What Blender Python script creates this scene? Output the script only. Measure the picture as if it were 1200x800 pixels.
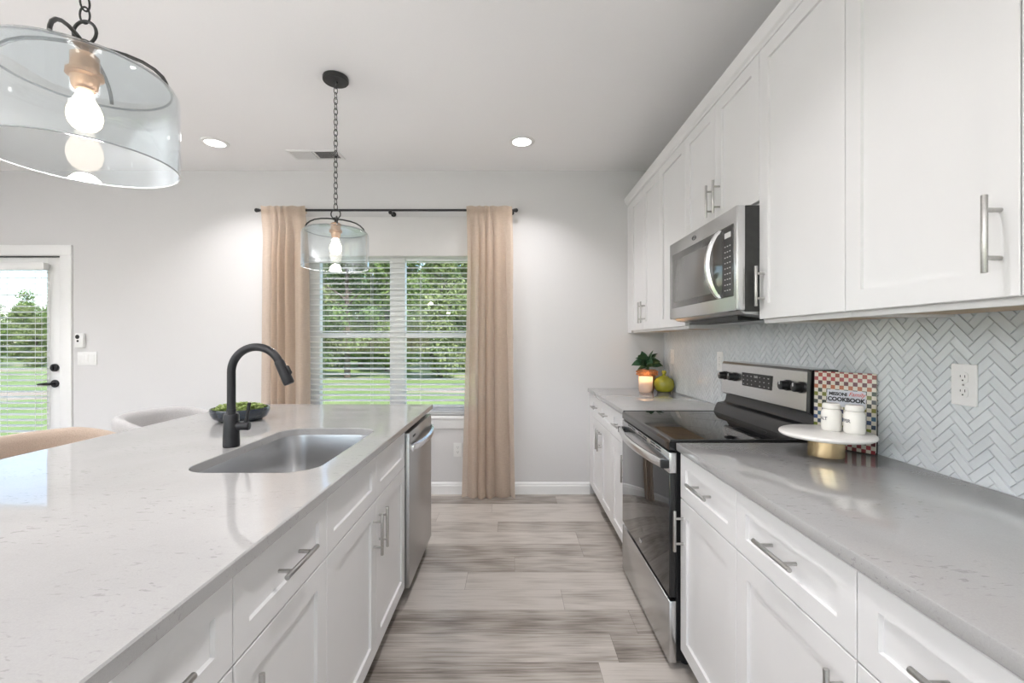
import bpy, bmesh, math, random
from mathutils import Vector, Matrix, Euler
random.seed(7)
for o in list(bpy.data.objects):
    bpy.data.objects.remove(o, do_unlink=True)
SC = bpy.context.scene
COL = SC.collection
PI = math.pi

# ------------------------------------------------------------------ camera
F = 530.0
cam_d = bpy.data.cameras.new('camera'); cam = bpy.data.objects.new('camera', cam_d); COL.objects.link(cam)
cam.location = (0, 0, 1.293); cam.rotation_euler = (PI/2, 0, 0)
cam_d.sensor_width = 36.0; cam_d.lens = 36.0*F/1200.0
cam_d.clip_start = 0.02; cam_d.clip_end = 400
SC.camera = cam
# ------------------------------------------------------------------ world, sun, exposure
SC.view_settings.view_transform = 'Standard'
try: SC.view_settings.look = 'None'
except Exception: pass
SC.view_settings.gamma = 1.0
SC.view_settings.use_curve_mapping = False
SC.view_settings.exposure = 0.84
SKY_STRENGTH = 0.25
SUN_STRENGTH = 4.4
CAN_POWER = 4.6
PENDANT_POWER = 4.6
FILL_POWER = 70.0
FILL_TILT = math.radians(74)      # added lamps are tipped up to brighten the ceiling
w = bpy.data.worlds.new('sky'); SC.world = w; w.use_nodes = True
nt = w.node_tree; nt.nodes.clear()
wo = nt.nodes.new('ShaderNodeOutputWorld'); bg = nt.nodes.new('ShaderNodeBackground'); sk = nt.nodes.new('ShaderNodeTexSky')
sk.sky_type = 'NISHITA'; sk.sun_disc = False; sk.sun_elevation = math.radians(50); sk.sun_rotation = math.radians(150)
sk.air_density = 1.0; sk.dust_density = 0.4; sk.ozone_density = 1.4
bg.inputs['Strength'].default_value = SKY_STRENGTH
nt.links.new(sk.outputs[0], bg.inputs[0]); nt.links.new(bg.outputs[0], wo.inputs[0])
sd = bpy.data.lights.new('sun', 'SUN'); sd.energy = SUN_STRENGTH; sd.angle = 0.02; sd.color = (1, .96, .9)
so = bpy.data.objects.new('sun', sd); COL.objects.link(so)
so.rotation_euler = Vector((-.45, .55, -.8)).to_track_quat('-Z', 'Y').to_euler()

# ------------------------------------------------------------------ dimensions (metres; camera at the origin looking along +Y)
YW = 3.8425; CEIL = 2.745; XR = 1.295; XL = -5.7; YB = -4.2
CT = 0.897; CTH = 0.030                                  # countertop top and thickness
WIN = (-1.765, -0.215, 0.665, 2.06)                       # window opening in the far wall x0,x1,z0,z1
DOOR = (-4.74, -3.815, 0.0, 2.035)
GAP0, GAP1 = 1.775, 2.545                                 # range bay

# ------------------------------------------------------------------ added fill lamps for the ceiling, set in invented unseen wall openings
LEFT_OPEN = [(-3.4, -1.9, .25, 2.2), (-1.2, .3, .25, 2.2)]   # y0,y1,z0,z1
REAR_OPEN = [(-4.6, -2.2, .05, 2.2), (-1.2, .7, .05, 2.2)]                           # x0,x1,z0,z1
def fill_light(loc, rot, sx, sz, k=1.0):
    d = bpy.data.lights.new('ceiling_fill', 'AREA'); d.shape = 'RECTANGLE'; d.size = sx; d.size_y = sz
    d.energy = FILL_POWER*k*sx*sz/3.0; d.color = (.97, .965, 1.0); d.spread = math.radians(130)
    o = bpy.data.objects.new('ceiling_fill', d); COL.objects.link(o); o.location = loc; o.rotation_euler = rot
for y0, y1, z0, z1 in LEFT_OPEN: fill_light((XL-.12, (y0+y1)/2, (z0+z1)/2), (0, -PI/2-FILL_TILT, 0), z1-z0, y1-y0, 1.35)
for x0, x1, z0, z1 in REAR_OPEN: fill_light(((x0+x1)/2, YB-.12, (z0+z1)/2), (PI/2+FILL_TILT, 0, 0), x1-x0, z1-z0, .5)

# ------------------------------------------------------------------ materials
def new_mat(name):
    m = bpy.data.materials.new(name); m.use_nodes = True
    return m, m.node_tree, m.node_tree.nodes['Principled BSDF']
def setp(p, **k):
    for a, v in k.items():
        p.inputs[{'spec': 'Specular IOR Level', 'rough': 'Roughness', 'metal': 'Metallic', 'coat': 'Coat Weight', 'coatr': 'Coat Roughness',
                  'sheen': 'Sheen Weight', 'emit': 'Emission Strength', 'ior': 'IOR', 'aniso': 'Anisotropic'}[a]].default_value = v
def node(nt, t, **k):
    n = nt.nodes.new(t)
    for a, v in k.items():
        setattr(n, a, v)
    return n
def plug(nt, inp, v):
    if hasattr(v, 'is_output'): nt.links.new(v, inp)
    else: inp.default_value = v
def math_n(nt, op, a, b=0.0, c=None):
    n = node(nt, 'ShaderNodeMath', operation=op); plug(nt, n.inputs[0], a); plug(nt, n.inputs[1], b)
    if c is not None: plug(nt, n.inputs[2], c)
    return n.outputs[0]
def mapping(nt, scale=(1, 1, 1), loc=(0, 0, 0), rot=(0, 0, 0), coord='Object'):
    tc = node(nt, 'ShaderNodeTexCoord'); mp = node(nt, 'ShaderNodeMapping')
    mp.inputs['Scale'].default_value = scale; mp.inputs['Location'].default_value = loc; mp.inputs['Rotation'].default_value = rot
    nt.links.new(tc.outputs[coord], mp.inputs[0]); return mp.outputs[0]
def noise(nt, vec, scale=5, detail=3, rough=.5, dist=0):
    n = node(nt, 'ShaderNodeTexNoise'); n.inputs['Scale'].default_value = scale; n.inputs['Detail'].default_value = detail
    n.inputs['Roughness'].default_value = rough; n.inputs['Distortion'].default_value = dist
    if vec is not None: nt.links.new(vec, n.inputs['Vector'])
    return n.outputs['Fac']
def ramp(nt, fac, stops, interp='LINEAR'):
    r = node(nt, 'ShaderNodeValToRGB'); cr = r.color_ramp; cr.interpolation = interp
    while len(cr.elements) < len(stops): cr.elements.new(0.5)
    for e, (p, c) in zip(cr.elements, stops):
        e.position = p; e.color = tuple(c) + ((1,) if len(c) == 3 else ())
    nt.links.new(fac, r.inputs[0]); return r.outputs[0]
def mixc(nt, fac, a, b, mode='MIX'):
    n = node(nt, 'ShaderNodeMix', data_type='RGBA', blend_type=mode)
    plug(nt, n.inputs[0], fac); plug(nt, n.inputs[6], a if hasattr(a, 'is_output') else tuple(a)+(1,)); plug(nt, n.inputs[7], b if hasattr(b, 'is_output') else tuple(b)+(1,))
    return n.outputs[2]
def bump(nt, p, h, strength=.2, dist=.002):
    b = node(nt, 'ShaderNodeBump'); b.inputs['Strength'].default_value = strength; b.inputs['Distance'].default_value = dist
    nt.links.new(h, b.inputs['Height']); nt.links.new(b.outputs[0], p.inputs['Normal'])
def simple(name, col, rough=.5, metal=0, var=.03, scale=40, bmp=0, stretch=(1, 1, 1), **k):
    """colour with a faint procedural variation"""
    m, nt, p = new_mat(name); setp(p, rough=rough, metal=metal, **k)
    v = noise(nt, mapping(nt, stretch), scale, 2)
    lo = [max(0, c*(1-var)) for c in col]; hi = [min(1, c*(1+var)) for c in col]
    nt.links.new(ramp(nt, v, [(.3, lo), (.7, hi)]), p.inputs['Base Color'])
    if bmp: bump(nt, p, v, bmp, .001)
    return m
M = {}
M['wall'] = simple('wall_paint', (.69, .682, .682), .6, var=.006, scale=90, bmp=.05)
M['ceiling'] = simple('ceiling_paint', (.94, .935, .94), .8, var=.006, scale=120, bmp=.06)
M['trim'] = simple('trim_paint', (.86, .86, .855), .35, var=.005)
M['cab'] = simple('cabinet_lacquer', (.775, .77, .768), .3, var=.006, scale=8)
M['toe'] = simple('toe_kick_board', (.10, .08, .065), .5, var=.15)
M['woodply'] = simple('raw_plywood', (.52, .40, .27), .6, var=.15, scale=12, stretch=(1, .1, 1))
M['black'] = simple('matte_black_metal', (.022, .022, .025), .38, .3, var=.1)
M['iron'] = simple('dark_grey_iron', (.05, .05, .05), .42, .6, var=.1)
M['nickel'] = simple('brushed_nickel', (.50, .49, .475), .3, 1, var=.05, scale=200)
M['plastic_black'] = simple('black_plastic', (.012, .012, .013), .3, var=.1)
M['plastic_white'] = simple('white_plastic', (.84, .84, .83), .3, var=.01)
M['slot'] = simple('dark_slot', (.03, .03, .03), .6, var=.1)
M['grey_print'] = simple('pale_print', (.62, .62, .62), .5, var=.02)
M['brass'] = simple('brushed_brass', (.72, .56, .33), .24, 1, var=.06, scale=60, stretch=(8, 8, .4))
M['marble'] = simple('white_marble', (.83, .81, .78), .2, var=.04, scale=14)
M['ceramic'] = simple('cream_ceramic', (.84, .82, .77), .22, var=.01, coat=.5)
M['greenpot'] = simple('olive_green_glaze', (.33, .31, .02), .15, var=.2, scale=12, coat=.6)
M['terracotta'] = simple('terracotta', (.46, .19, .075), .55, var=.2, scale=30, bmp=.2)
M['bowl'] = simple('charcoal_blue_ceramic', (.022, .03, .042), .22, var=.2, coat=.4)
M['soil'] = simple('potting_soil', (.04, .028, .02), .9, var=.3)
M['fabric_grey'] = simple('grey_woven_fabric', (.50, .485, .48), .85, var=.10, scale=260, bmp=.5, sheen=.3)
M['fabric_warm_lit'] = simple('warm_lit_grey_fabric', (.50, .39, .31), .85, var=.10, scale=260, bmp=.5, sheen=.3)  # same grey stool fabric with warm light painted into its colour
M['stool_leg'] = simple('dark_stained_wood', (.07, .05, .04), .45, var=.25, scale=20, stretch=(1, 1, .1))
M['paper'] = simple('book_pages', (.80, .77, .70), .8, var=.05, scale=300, stretch=(1, 30, .2))
M['bookdark'] = simple('book_spine_cloth', (.055, .05, .05), .6, var=.2)
M['ink'] = simple('black_ink', (.02, .02, .025), .6, var=.1)
M['redink'] = simple('red_ink', (.62, .09, .07), .6, var=.1)
M['whitelabel'] = simple('printed_white', (.60, .62, .67), .5, var=.02)
M['bark'] = simple('tree_bark', (.10, .075, .055), .9, var=.3, scale=6)
M['stem'] = simple('plant_stem', (.10, .16, .05), .6, var=.2)
M['moss'] = simple('green_moss', (.22, .36, .06), .9, var=.45, scale=25, bmp=.4)

def stainless(name, base=.60, rough=.27, stretch=(1, 60, 1)):
    m, nt, p = new_mat(name); setp(p, metal=1.0)
    v = noise(nt, mapping(nt, stretch), 9, 3)
    nt.links.new(ramp(nt, v, [(.25, (base*.996, base*.998, base)), (.75, (base*1.003, base*1.005, base*1.007))]), p.inputs['Base Color'])
    r = node(nt, 'ShaderNodeMapRange'); r.inputs['To Min'].default_value = rough-.002; r.inputs['To Max'].default_value = rough+.003
    nt.links.new(v, r.inputs[0]); nt.links.new(r.outputs[0], p.inputs['Roughness'])
    return m
M['steel'] = stainless('brushed_stainless_steel', .66, .27, (60, 1, 60))
M['steel_sink'] = stainless('satin_stainless_sink', .52, .30, (1, 1, 40))
M['steel_bright'] = stainless('polished_stainless_handle', .78, .2, (40, 1, 40))
M['steel_dw'] = stainless('dishwasher_stainless_steel', .50, .33, (40, 40, 1))

def black_glass(name, col=(.006, .006, .007), rough=.03, spec=.5):
    m, nt, p = new_mat(name); setp(p, rough=rough, spec=spec)
    v = noise(nt, mapping(nt), 3, 1)
    nt.links.new(ramp(nt, v, [(.3, col), (.7, tuple(c*1.2 for c in col))]), p.inputs['Base Color'])
    return m
M['ovenglass'] = black_glass('black_oven_glass', spec=.85)
M['cooktop'] = black_glass('black_ceramic_glass', (.008, .008, .009), .035, .8)
M['mwglass'] = black_glass('tinted_microwave_glass', (.065, .063, .061), .06, .7)
M['mwwin'] = black_glass('mesh_microwave_window', (.15, .147, .143), .12, .6)

def quartz():
    m, nt, p = new_mat('white_quartz'); setp(p, rough=.055, spec=.55)
    base = ramp(nt, noise(nt, mapping(nt, (1, 1, 1)), 2.2, 4, .6), [(.3, (.40, .394, .39)), (.7, (.455, .449, .446))])
    # short dark flecks, longer across the slab than along it
    n1 = noise(nt, mapping(nt, (20, 58, 58), rot=(0, 0, .35)), 1.7, 4, .6, .6)
    f1 = ramp(nt, n1, [(.60, (0, 0, 0)), (.67, (1, 1, 1))])
    n2 = noise(nt, mapping(nt, (1, 1, 1), loc=(3, 1, 0)), 5, 2)
    f2 = ramp(nt, n2, [(.40, (0, 0, 0)), (.56, (1, 1, 1))])
    fl = math_n(nt, 'MULTIPLY', math_n(nt, 'MULTIPLY', f1, f2), .6)
    c = mixc(nt, fl, base, (.26, .25, .25))
    n3 = noise(nt, mapping(nt, (1, 2.4, 1), loc=(1.7, .3, 0)), 1.5, 6, .65, 1.2)
    v3 = ramp(nt, n3, [(.485, (0, 0, 0)), (.50, (1, 1, 1)), (.515, (0, 0, 0))])
    c = mixc(nt, math_n(nt, 'MULTIPLY', v3, .12), c, (.42, .41, .40))
    sp = ramp(nt, noise(nt, mapping(nt), 420, 1), [(.3, (.94, .94, .94)), (.7, (1.0, 1.0, 1.0))])
    c = mixc(nt, 1.0, c, sp, 'MULTIPLY')
    nt.links.new(c, p.inputs['Base Color'])
    return m
M['quartz'] = quartz()

def planks():
    m, nt, p = new_mat('grey_oak_vinyl_planks')
    PW, PL = .178, 1.22
    tc = node(nt, 'ShaderNodeTexCoord'); sx = node(nt, 'ShaderNodeSeparateXYZ'); nt.links.new(tc.outputs['Object'], sx.inputs[0])
    X, Y = sx.outputs[0], sx.outputs[1]
    yv = math_n(nt, 'DIVIDE', math_n(nt, 'ADD', Y, 20.05), PW); row = math_n(nt, 'FLOOR', yv)
    wn = node(nt, 'ShaderNodeTexWhiteNoise', noise_dimensions='1D'); nt.links.new(row, wn.inputs['W'])
    xv = math_n(nt, 'DIVIDE', math_n(nt, 'ADD', math_n(nt, 'ADD', X, 30), math_n(nt, 'MULTIPLY', wn.outputs['Value'], PL)), PL); col = math_n(nt, 'FLOOR', xv)
    cb = node(nt, 'ShaderNodeCombineXYZ'); nt.links.new(row, cb.inputs[0]); nt.links.new(col, cb.inputs[1])
    wn2 = node(nt, 'ShaderNodeTexWhiteNoise', noise_dimensions='2D'); nt.links.new(cb.outputs[0], wn2.inputs['Vector'])
    pid = wn2.outputs['Value']
    off = node(nt, 'ShaderNodeCombineXYZ'); plug(nt, off.inputs[0], math_n(nt, 'MULTIPLY', pid, 37.0)); plug(nt, off.inputs[1], math_n(nt, 'MULTIPLY', pid, 91.0)); plug(nt, off.inputs[2], math_n(nt, 'MULTIPLY', pid, 13.0))
    va = node(nt, 'ShaderNodeVectorMath', operation='ADD'); nt.links.new(tc.outputs['Object'], va.inputs[0]); nt.links.new(off.outputs[0], va.inputs[1])
    def mp(s):
        q = node(nt, 'ShaderNodeMapping'); q.inputs['Scale'].default_value = s; nt.links.new(va.outputs[0], q.inputs[0]); return q.outputs[0]
    broad = noise(nt, mp((.55, 7.5, 1)), 1.5, 3, .55, .6)
    grain = noise(nt, mp((2.2, 60, 1)), 2.0, 4, .65, .4)
    wv = node(nt, 'ShaderNodeTexWave', wave_type='RINGS', rings_direction='Y'); wv.inputs['Scale'].default_value = 1.0; wv.inputs['Distortion'].default_value = 5; wv.inputs['Detail'].default_value = 3
    nt.links.new(mp((1.1, 17, 1)), wv.inputs['Vector'])
    t = math_n(nt, 'ADD', math_n(nt, 'MULTIPLY', broad, .50), math_n(nt, 'ADD', math_n(nt, 'MULTIPLY', grain, .78), math_n(nt, 'MULTIPLY', wv.outputs['Fac'], .10)))
    t = math_n(nt, 'ADD', t, math_n(nt, 'MULTIPLY', math_n(nt, 'SUBTRACT', pid, .5), .36))
    c = ramp(nt, t, [(.36, (.13, .110, .092)), (.51, (.245, .214, .187)), (.66, (.385, .348, .312)), (.86, (.52, .478, .438))])
    fy = math_n(nt, 'FRACT', yv); fx = math_n(nt, 'FRACT', xv)
    seam = math_n(nt, 'MAXIMUM', math_n(nt, 'LESS_THAN', fy, .008), math_n(nt, 'LESS_THAN', fx, .0015))
    c = mixc(nt, math_n(nt, 'MULTIPLY', seam, .6), c, (.07, .055, .045))
    nt.links.new(c, p.inputs['Base Color'])
    rr = node(nt, 'ShaderNodeMapRange'); rr.inputs['To Min'].default_value = .26; rr.inputs['To Max'].default_value = .42; nt.links.new(grain, rr.inputs[0]); nt.links.new(rr.outputs[0], p.inputs['Roughness'])
    bump(nt, p, math_n(nt, 'SUBTRACT', grain, math_n(nt, 'MULTIPLY', seam, 2)), .15, .001)
    return m
M['floor'] = planks()

def tile_mat():
    m, nt, p = new_mat('glazed_grey_tile'); setp(p, rough=.16, spec=.5)
    g = node(nt, 'ShaderNodeNewGeometry')
    c = ramp(nt, g.outputs['Random Per Island'], [(0, (.64, .68, .71)), (.5, (.69, .73, .76)), (1, (.74, .78, .80))])
    v = noise(nt, mapping(nt), 9, 3)
    c = mixc(nt, .5, c, ramp(nt, v, [(.3, (.65, .68, .70)), (.7, (.76, .79, .81))]))
    nt.links.new(c, p.inputs['Base Color'])
    bump(nt, p, noise(nt, mapping(nt), 30, 2), .25, .002)
    return m
M['tile'] = tile_mat()
M['grout'] = simple('grey_grout', (.66, .68, .69), .8, var=.04, scale=200)

def thin_glass(name, tint=(1, 1, 1), refl=1.0, ior=1.45):
    """a pane or wall of clear glass: mostly clear, mirror-like at grazing angles"""
    m, nt, p = new_mat(name); nt.nodes.remove(p); out = nt.nodes['Material Output']
    g = node(nt, 'ShaderNodeNewGeometry'); dt = node(nt, 'ShaderNodeVectorMath', operation='DOT_PRODUCT')
    nt.links.new(g.outputs['Normal'], dt.inputs[0]); nt.links.new(g.outputs['Incoming'], dt.inputs[1])
    f0 = ((ior-1)/(ior+1))**2
    fre = math_n(nt, 'ADD', f0, math_n(nt, 'MULTIPLY', 1-f0, math_n(nt, 'POWER', math_n(nt, 'SUBTRACT', 1.0, math_n(nt, 'MINIMUM', 1.0, math_n(nt, 'ABSOLUTE', dt.outputs['Value']))), 5.0)))
    tr = node(nt, 'ShaderNodeBsdfTransparent'); tr.inputs[0].default_value = tint + (1,)
    gl = node(nt, 'ShaderNodeBsdfGlossy'); gl.inputs['Roughness'].default_value = .02
    v = noise(nt, mapping(nt), 3, 1); nt.links.new(ramp(nt, v, [(.4, (.97, .98, 1)), (.6, (1, 1, 1))]), gl.inputs[0])
    mx = node(nt, 'ShaderNodeMixShader')
    plug(nt, mx.inputs[0], math_n(nt, 'MULTIPLY', fre, refl))
    nt.links.new(tr.outputs[0], mx.inputs[1]); nt.links.new(gl.outputs[0], mx.inputs[2]); nt.links.new(mx.outputs[0], out.inputs[0])
    return m
M['pane'] = thin_glass('window_glass', (.97, .98, .975), .6)
M['shade'] = thin_glass('clear_shade_glass', (.93, .95, .955), 1.25, 1.6)
M['shade_seam'] = thin_glass('thick_glass_seam', (.72, .74, .75), 1.2, 1.6)
M['glassedge'] = simple('bright_glass_edge', (.36, .38, .39), .1, var=.02, coat=1)
M['bulbglass'] = thin_glass('clear_bulb_glass', (1, .97, .92), .6)

def emitter(name, col, s):
    m, nt, p = new_mat(name); nt.nodes.remove(p); e = node(nt, 'ShaderNodeEmission'); e.inputs[1].default_value = s
    v = noise(nt, mapping(nt), 4, 1); nt.links.new(ramp(nt, v, [(.4, tuple(c*.98 for c in col)), (.6, col)]), e.inputs[0])
    nt.links.new(e.outputs[0], nt.nodes['Material Output'].inputs[0]); return m
M['lens'] = emitter('lit_lens', (1, .98, .95), 4.0)
M['glow'] = emitter('glowing_bulb', (1, .80, .55), 9.0)
M['filament'] = emitter('hot_filament', (1, .90, .80), 3.2)
M['flame'] = emitter('candle_flame', (1, .55, .2), 14.0)

def curtain_mat():
    m, nt, p = new_mat('sheer_beige_linen'); out = nt.nodes['Material Output']
    wv = noise(nt, mapping(nt, (220, 220, 18)), 1.6, 2); wv2 = noise(nt, mapping(nt, (20, 20, 260)), 1.4, 2)
    f = math_n(nt, 'MULTIPLY', math_n(nt, 'ADD', wv, wv2), .5)
    c = ramp(nt, f, [(.35, (.58, .42, .30)), (.65, (.72, .56, .43))])
    nt.links.new(c, p.inputs['Base Color']); setp(p, rough=.85, sheen=.2)
    tl = node(nt, 'ShaderNodeBsdfTranslucent'); nt.links.new(mixc(nt, .55, c, (.98, .97, .93)), tl.inputs[0])
    tp = node(nt, 'ShaderNodeBsdfTransparent')
    m1 = node(nt, 'ShaderNodeMixShader'); m1.inputs[0].default_value = .42; nt.links.new(p.outputs[0], m1.inputs[1]); nt.links.new(tl.outputs[0], m1.inputs[2])
    m2 = node(nt, 'ShaderNodeMixShader'); m2.inputs[0].default_value = .22; nt.links.new(m1.outputs[0], m2.inputs[1]); nt.links.new(tp.outputs[0], m2.inputs[2])
    nt.links.new(m2.outputs[0], out.inputs[0]); bump(nt, p, f, .2, .001)
    return m
M['curtain'] = curtain_mat()
def slat_mat(name, col=(.88, .88, .87), t=.25):
    m, nt, p = new_mat(name); out = nt.nodes['Material Output']; setp(p, rough=.45)
    v = noise(nt, mapping(nt), 12, 1); nt.links.new(ramp(nt, v, [(.3, tuple(x*.985 for x in col)), (.7, col)]), p.inputs['Base Color'])
    tl = node(nt, 'ShaderNodeBsdfTranslucent'); tl.inputs[0].default_value = (.92, .92, .9, 1)
    mx = node(nt, 'ShaderNodeMixShader'); mx.inputs[0].default_value = t; nt.links.new(p.outputs[0], mx.inputs[1]); nt.links.new(tl.outputs[0], mx.inputs[2]); nt.links.new(mx.outputs[0], out.inputs[0])
    return m
M['slat'] = slat_mat('white_blind_slat', (.95, .95, .945), .5)
M['roller'] = slat_mat('white_shade_fabric', (.80, .79, .78), .15)
M['wax'] = slat_mat('pink_candle_wax', (.82, .62, .52), .5)
M['candleglass'] = slat_mat('frosted_blush_glass', (.85, .70, .62), .6)

def leaf_mat(name, cols, rough=.5, t=.3, scale=1.5):
    m, nt, p = new_mat(name); out = nt.nodes['Material Output']; setp(p, rough=rough)
    g = node(nt, 'ShaderNodeNewGeometry')
    n = noise(nt, mapping(nt), scale, 3)
    f = math_n(nt, 'ADD', math_n(nt, 'MULTIPLY', g.outputs['Random Per Island'], .5), math_n(nt, 'MULTIPLY', n, .5))
    c = ramp(nt, f, [(.2, cols[0]), (.5, cols[1]), (.8, cols[2])]); nt.links.new(c, p.inputs['Base Color'])
    tl = node(nt, 'ShaderNodeBsdfTranslucent'); nt.links.new(c, tl.inputs[0])
    mx = node(nt, 'ShaderNodeMixShader'); mx.inputs[0].default_value = t; nt.links.new(p.outputs[0], mx.inputs[1]); nt.links.new(tl.outputs[0], mx.inputs[2]); nt.links.new(mx.outputs[0], out.inputs[0])
    return m
M['leaf_a'] = leaf_mat('tree_leaves_mid_green', [(.07, .12, .025), (.15, .24, .055), (.30, .38, .10)], .6, .35)
M['leaf_b'] = leaf_mat('tree_leaves_dark_green', [(.05, .09, .025), (.10, .17, .045), (.21, .29, .08)], .6, .3)
M['leaf_c'] = leaf_mat('tree_leaves_yellow_green', [(.11, .15, .045), (.20, .26, .085), (.34, .38, .15)], .6, .4)
M['leaf_pot'] = leaf_mat('houseplant_leaves', [(.022, .06, .028), (.045, .105, .055), (.16, .25, .15)], .35, .12, 30)
M['succulent'] = leaf_mat('pale_green_succulent', [(.18, .27, .06), (.38, .48, .16), (.60, .68, .32)], .6, .25, 40)

def lawn():
    m, nt, p = new_mat('mown_lawn'); setp(p, rough=.9)
    a = noise(nt, mapping(nt), .35, 4, .6); b = noise(nt, mapping(nt), 14, 3, .7)
    g = ramp(nt, math_n(nt, 'ADD', math_n(nt, 'MULTIPLY', a, .5), math_n(nt, 'MULTIPLY', b, .5)), [(.35, (.11, .17, .04)), (.65, (.25, .33, .10))])
    d = noise(nt, mapping(nt, (.12, .5, 1), loc=(4, .6, 0)), 1.1, 3, .6)
    c = mixc(nt, ramp(nt, d, [(.56, (0, 0, 0)), (.62, (1, 1, 1))]), g, (.34, .27, .21))
    nt.links.new(c, p.inputs['Base Color']); return m
M['lawn'] = lawn()

# ------------------------------------------------------------------ mesh builder
ORIG = {}
class MB:
    def __init__(s): s.bm = bmesh.new(); s.extra = []
    def mark(s, mat):
        """faces added from here on take this second material"""
        for f in s.bm.faces: f.tag = True
        s.extra.append(mat); return s
    def box(s, x0, x1, y0, y1, z0, z1, bev=0.0, seg=2):
        vs = [s.bm.verts.new((x, y, z)) for x in (min(x0, x1), max(x0, x1)) for y in (min(y0, y1), max(y0, y1)) for z in (min(z0, z1), max(z0, z1))]
        fs = [s.bm.faces.new([vs[i] for i in q]) for q in ((0, 1, 3, 2), (4, 6, 7, 5), (0, 4, 5, 1), (2, 3, 7, 6), (0, 2, 6, 4), (1, 5, 7, 3))]
        if bev:
            es = set(e for f in fs for e in f.edges)
            bmesh.ops.bevel(s.bm, geom=list(es), offset=bev, segments=seg, profile=.5, affect='EDGES', clamp_overlap=True)
        return s
    def tube(s, pts, r, n=12, cap=True, closed=False):
        pts = [Vector(p) for p in pts]; N = len(pts)
        rs = r if isinstance(r, (list, tuple)) else [r]*N
        T = []
        for i in range(N):
            if closed: t = pts[(i+1) % N]-pts[i-1]
            else: t = pts[min(i+1, N-1)]-pts[max(i-1, 0)]
            T.append(t.normalized())
        u = T[0].orthogonal().normalized(); rings = []
        for i in range(N):
            u = (u - T[i]*u.dot(T[i])); u = u.normalized() if u.length > 1e-6 else T[i].orthogonal().normalized()
            v = T[i].cross(u)
            rings.append([s.bm.verts.new(pts[i]+(u*math.cos(2*PI*k/n)+v*math.sin(2*PI*k/n))*rs[i]) for k in range(n)])
        for i in range(N if closed else N-1):
            a, b = rings[i], rings[(i+1) % N]
            # find best rotation for closure
            sh = 0
            if closed and i == N-1:
                sh = min(range(n), key=lambda q: (a[0].co-b[q].co).length)
            for k in range(n): s.bm.faces.new((a[k], a[(k+1) % n], b[(k+1+sh) % n], b[(k+sh) % n]))
        if cap and not closed:
            s.bm.faces.new(rings[0][::-1]); s.bm.faces.new(rings[-1])
        return s
    def cyl(s, a, b, r, r2=None, n=24, bev=0):
        a = Vector(a); b = Vector(b); r2 = r if r2 is None else r2
        if bev:
            d = (b-a).normalized()*bev
            return s.tube([a, a+d*.3, a+d, b-d, b-d*.3, b], [r-bev, r-bev*.3, r, r2, r2-bev*.3, r2-bev], n)
        return s.tube([a, b], [r, r2], n)
    def lathe(s, prof, c=(0, 0, 0), n=48, closed=False):
        """prof: list of (r, z)"""
        c = Vector(c); rings = []
        for r, z in prof:
            if r < 1e-5: rings.append([s.bm.verts.new(c+Vector((0, 0, z)))])
            else: rings.append([s.bm.verts.new(c+Vector((r*math.cos(2*PI*k/n), r*math.sin(2*PI*k/n), z))) for k in range(n)])
        prs = list(zip(rings, rings[1:])) + ([(rings[-1], rings[0])] if closed else [])
        for a, b in prs:
            if len(a) == 1 and len(b) == 1: continue
            for k in range(n):
                if len(a) == 1: s.bm.faces.new((a[0], b[k], b[(k+1) % n]))
                elif len(b) == 1: s.bm.faces.new((a[k], a[(k+1) % n], b[0]))
                else: s.bm.faces.new((a[k], a[(k+1) % n], b[(k+1) % n], b[k]))
        return s
    def prism(s, poly, axis, a, b, bev=0):
        """poly in the two other axes (order x,y,z without axis), extruded along axis"""
        def mk(p, t):
            l = list(p); l.insert(axis, t); return s.bm.verts.new(l)
        A = [mk(p, a) for p in poly]; B = [mk(p, b) for p in poly]; n = len(poly)
        fs = [s.bm.faces.new(A), s.bm.faces.new(B[::-1])] + [s.bm.faces.new((A[i], A[(i+1) % n], B[(i+1) % n], B[i])) for i in range(n)]
        if bev:
            bmesh.ops.bevel(s.bm, geom=list(set(e for f in fs for e in f.edges)), offset=bev, segments=2, profile=.5, affect='EDGES', clamp_overlap=True)
        return s
    def ball(s, c, r, sc=(1, 1, 1), sub=2):
        m = Matrix.Translation(c) @ Matrix.Diagonal((r*sc[0], r*sc[1], r*sc[2], 1))
        bmesh.ops.create_icosphere(s.bm, subdivisions=sub, radius=1, matrix=m); return s
    def quad(s, *p):
        s.bm.faces.new([s.bm.verts.new(q) for q in p]); return s
    def build(s, name, mat, parent=None, smooth=38, recalc=True, bevel=0):
        s.bm.faces.ensure_lookup_table()
        if s.extra:
            for f in s.bm.faces:
                if not f.tag: f.material_index = 1
        if recalc: bmesh.ops.recalc_face_normals(s.bm, faces=s.bm.faces)
        me = bpy.data.meshes.new(name)
        org = ORIG.get(parent.name, Vector((0, 0, 0))) if parent else None
        if parent is None:
            cs = [v.co for v in s.bm.verts]
            lo = Vector([min(c[i] for c in cs) for i in range(3)]); hi = Vector([max(c[i] for c in cs) for i in range(3)])
            org = Vector(((lo.x+hi.x)/2, (lo.y+hi.y)/2, lo.z))
        bmesh.ops.translate(s.bm, vec=-org, verts=s.bm.verts)
        s.bm.to_mesh(me); s.bm.free()
        if smooth:
            for p in me.polygons: p.use_smooth = True
            me.set_sharp_from_angle(angle=math.radians(smooth))
        for q in [mat]+s.extra: me.materials.append(M[q] if isinstance(q, str) else q)
        o = bpy.data.objects.new(name, me); COL.objects.link(o)
        ORIG[o.name] = org
        if parent: o.parent = parent
        else: o.location = org
        if bevel:
            b = o.modifiers.new('bevel', 'BEVEL'); b.width = bevel; b.segments = 2; b.limit_method = 'ANGLE'; b.angle_limit = math.radians(40)
        return o
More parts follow.
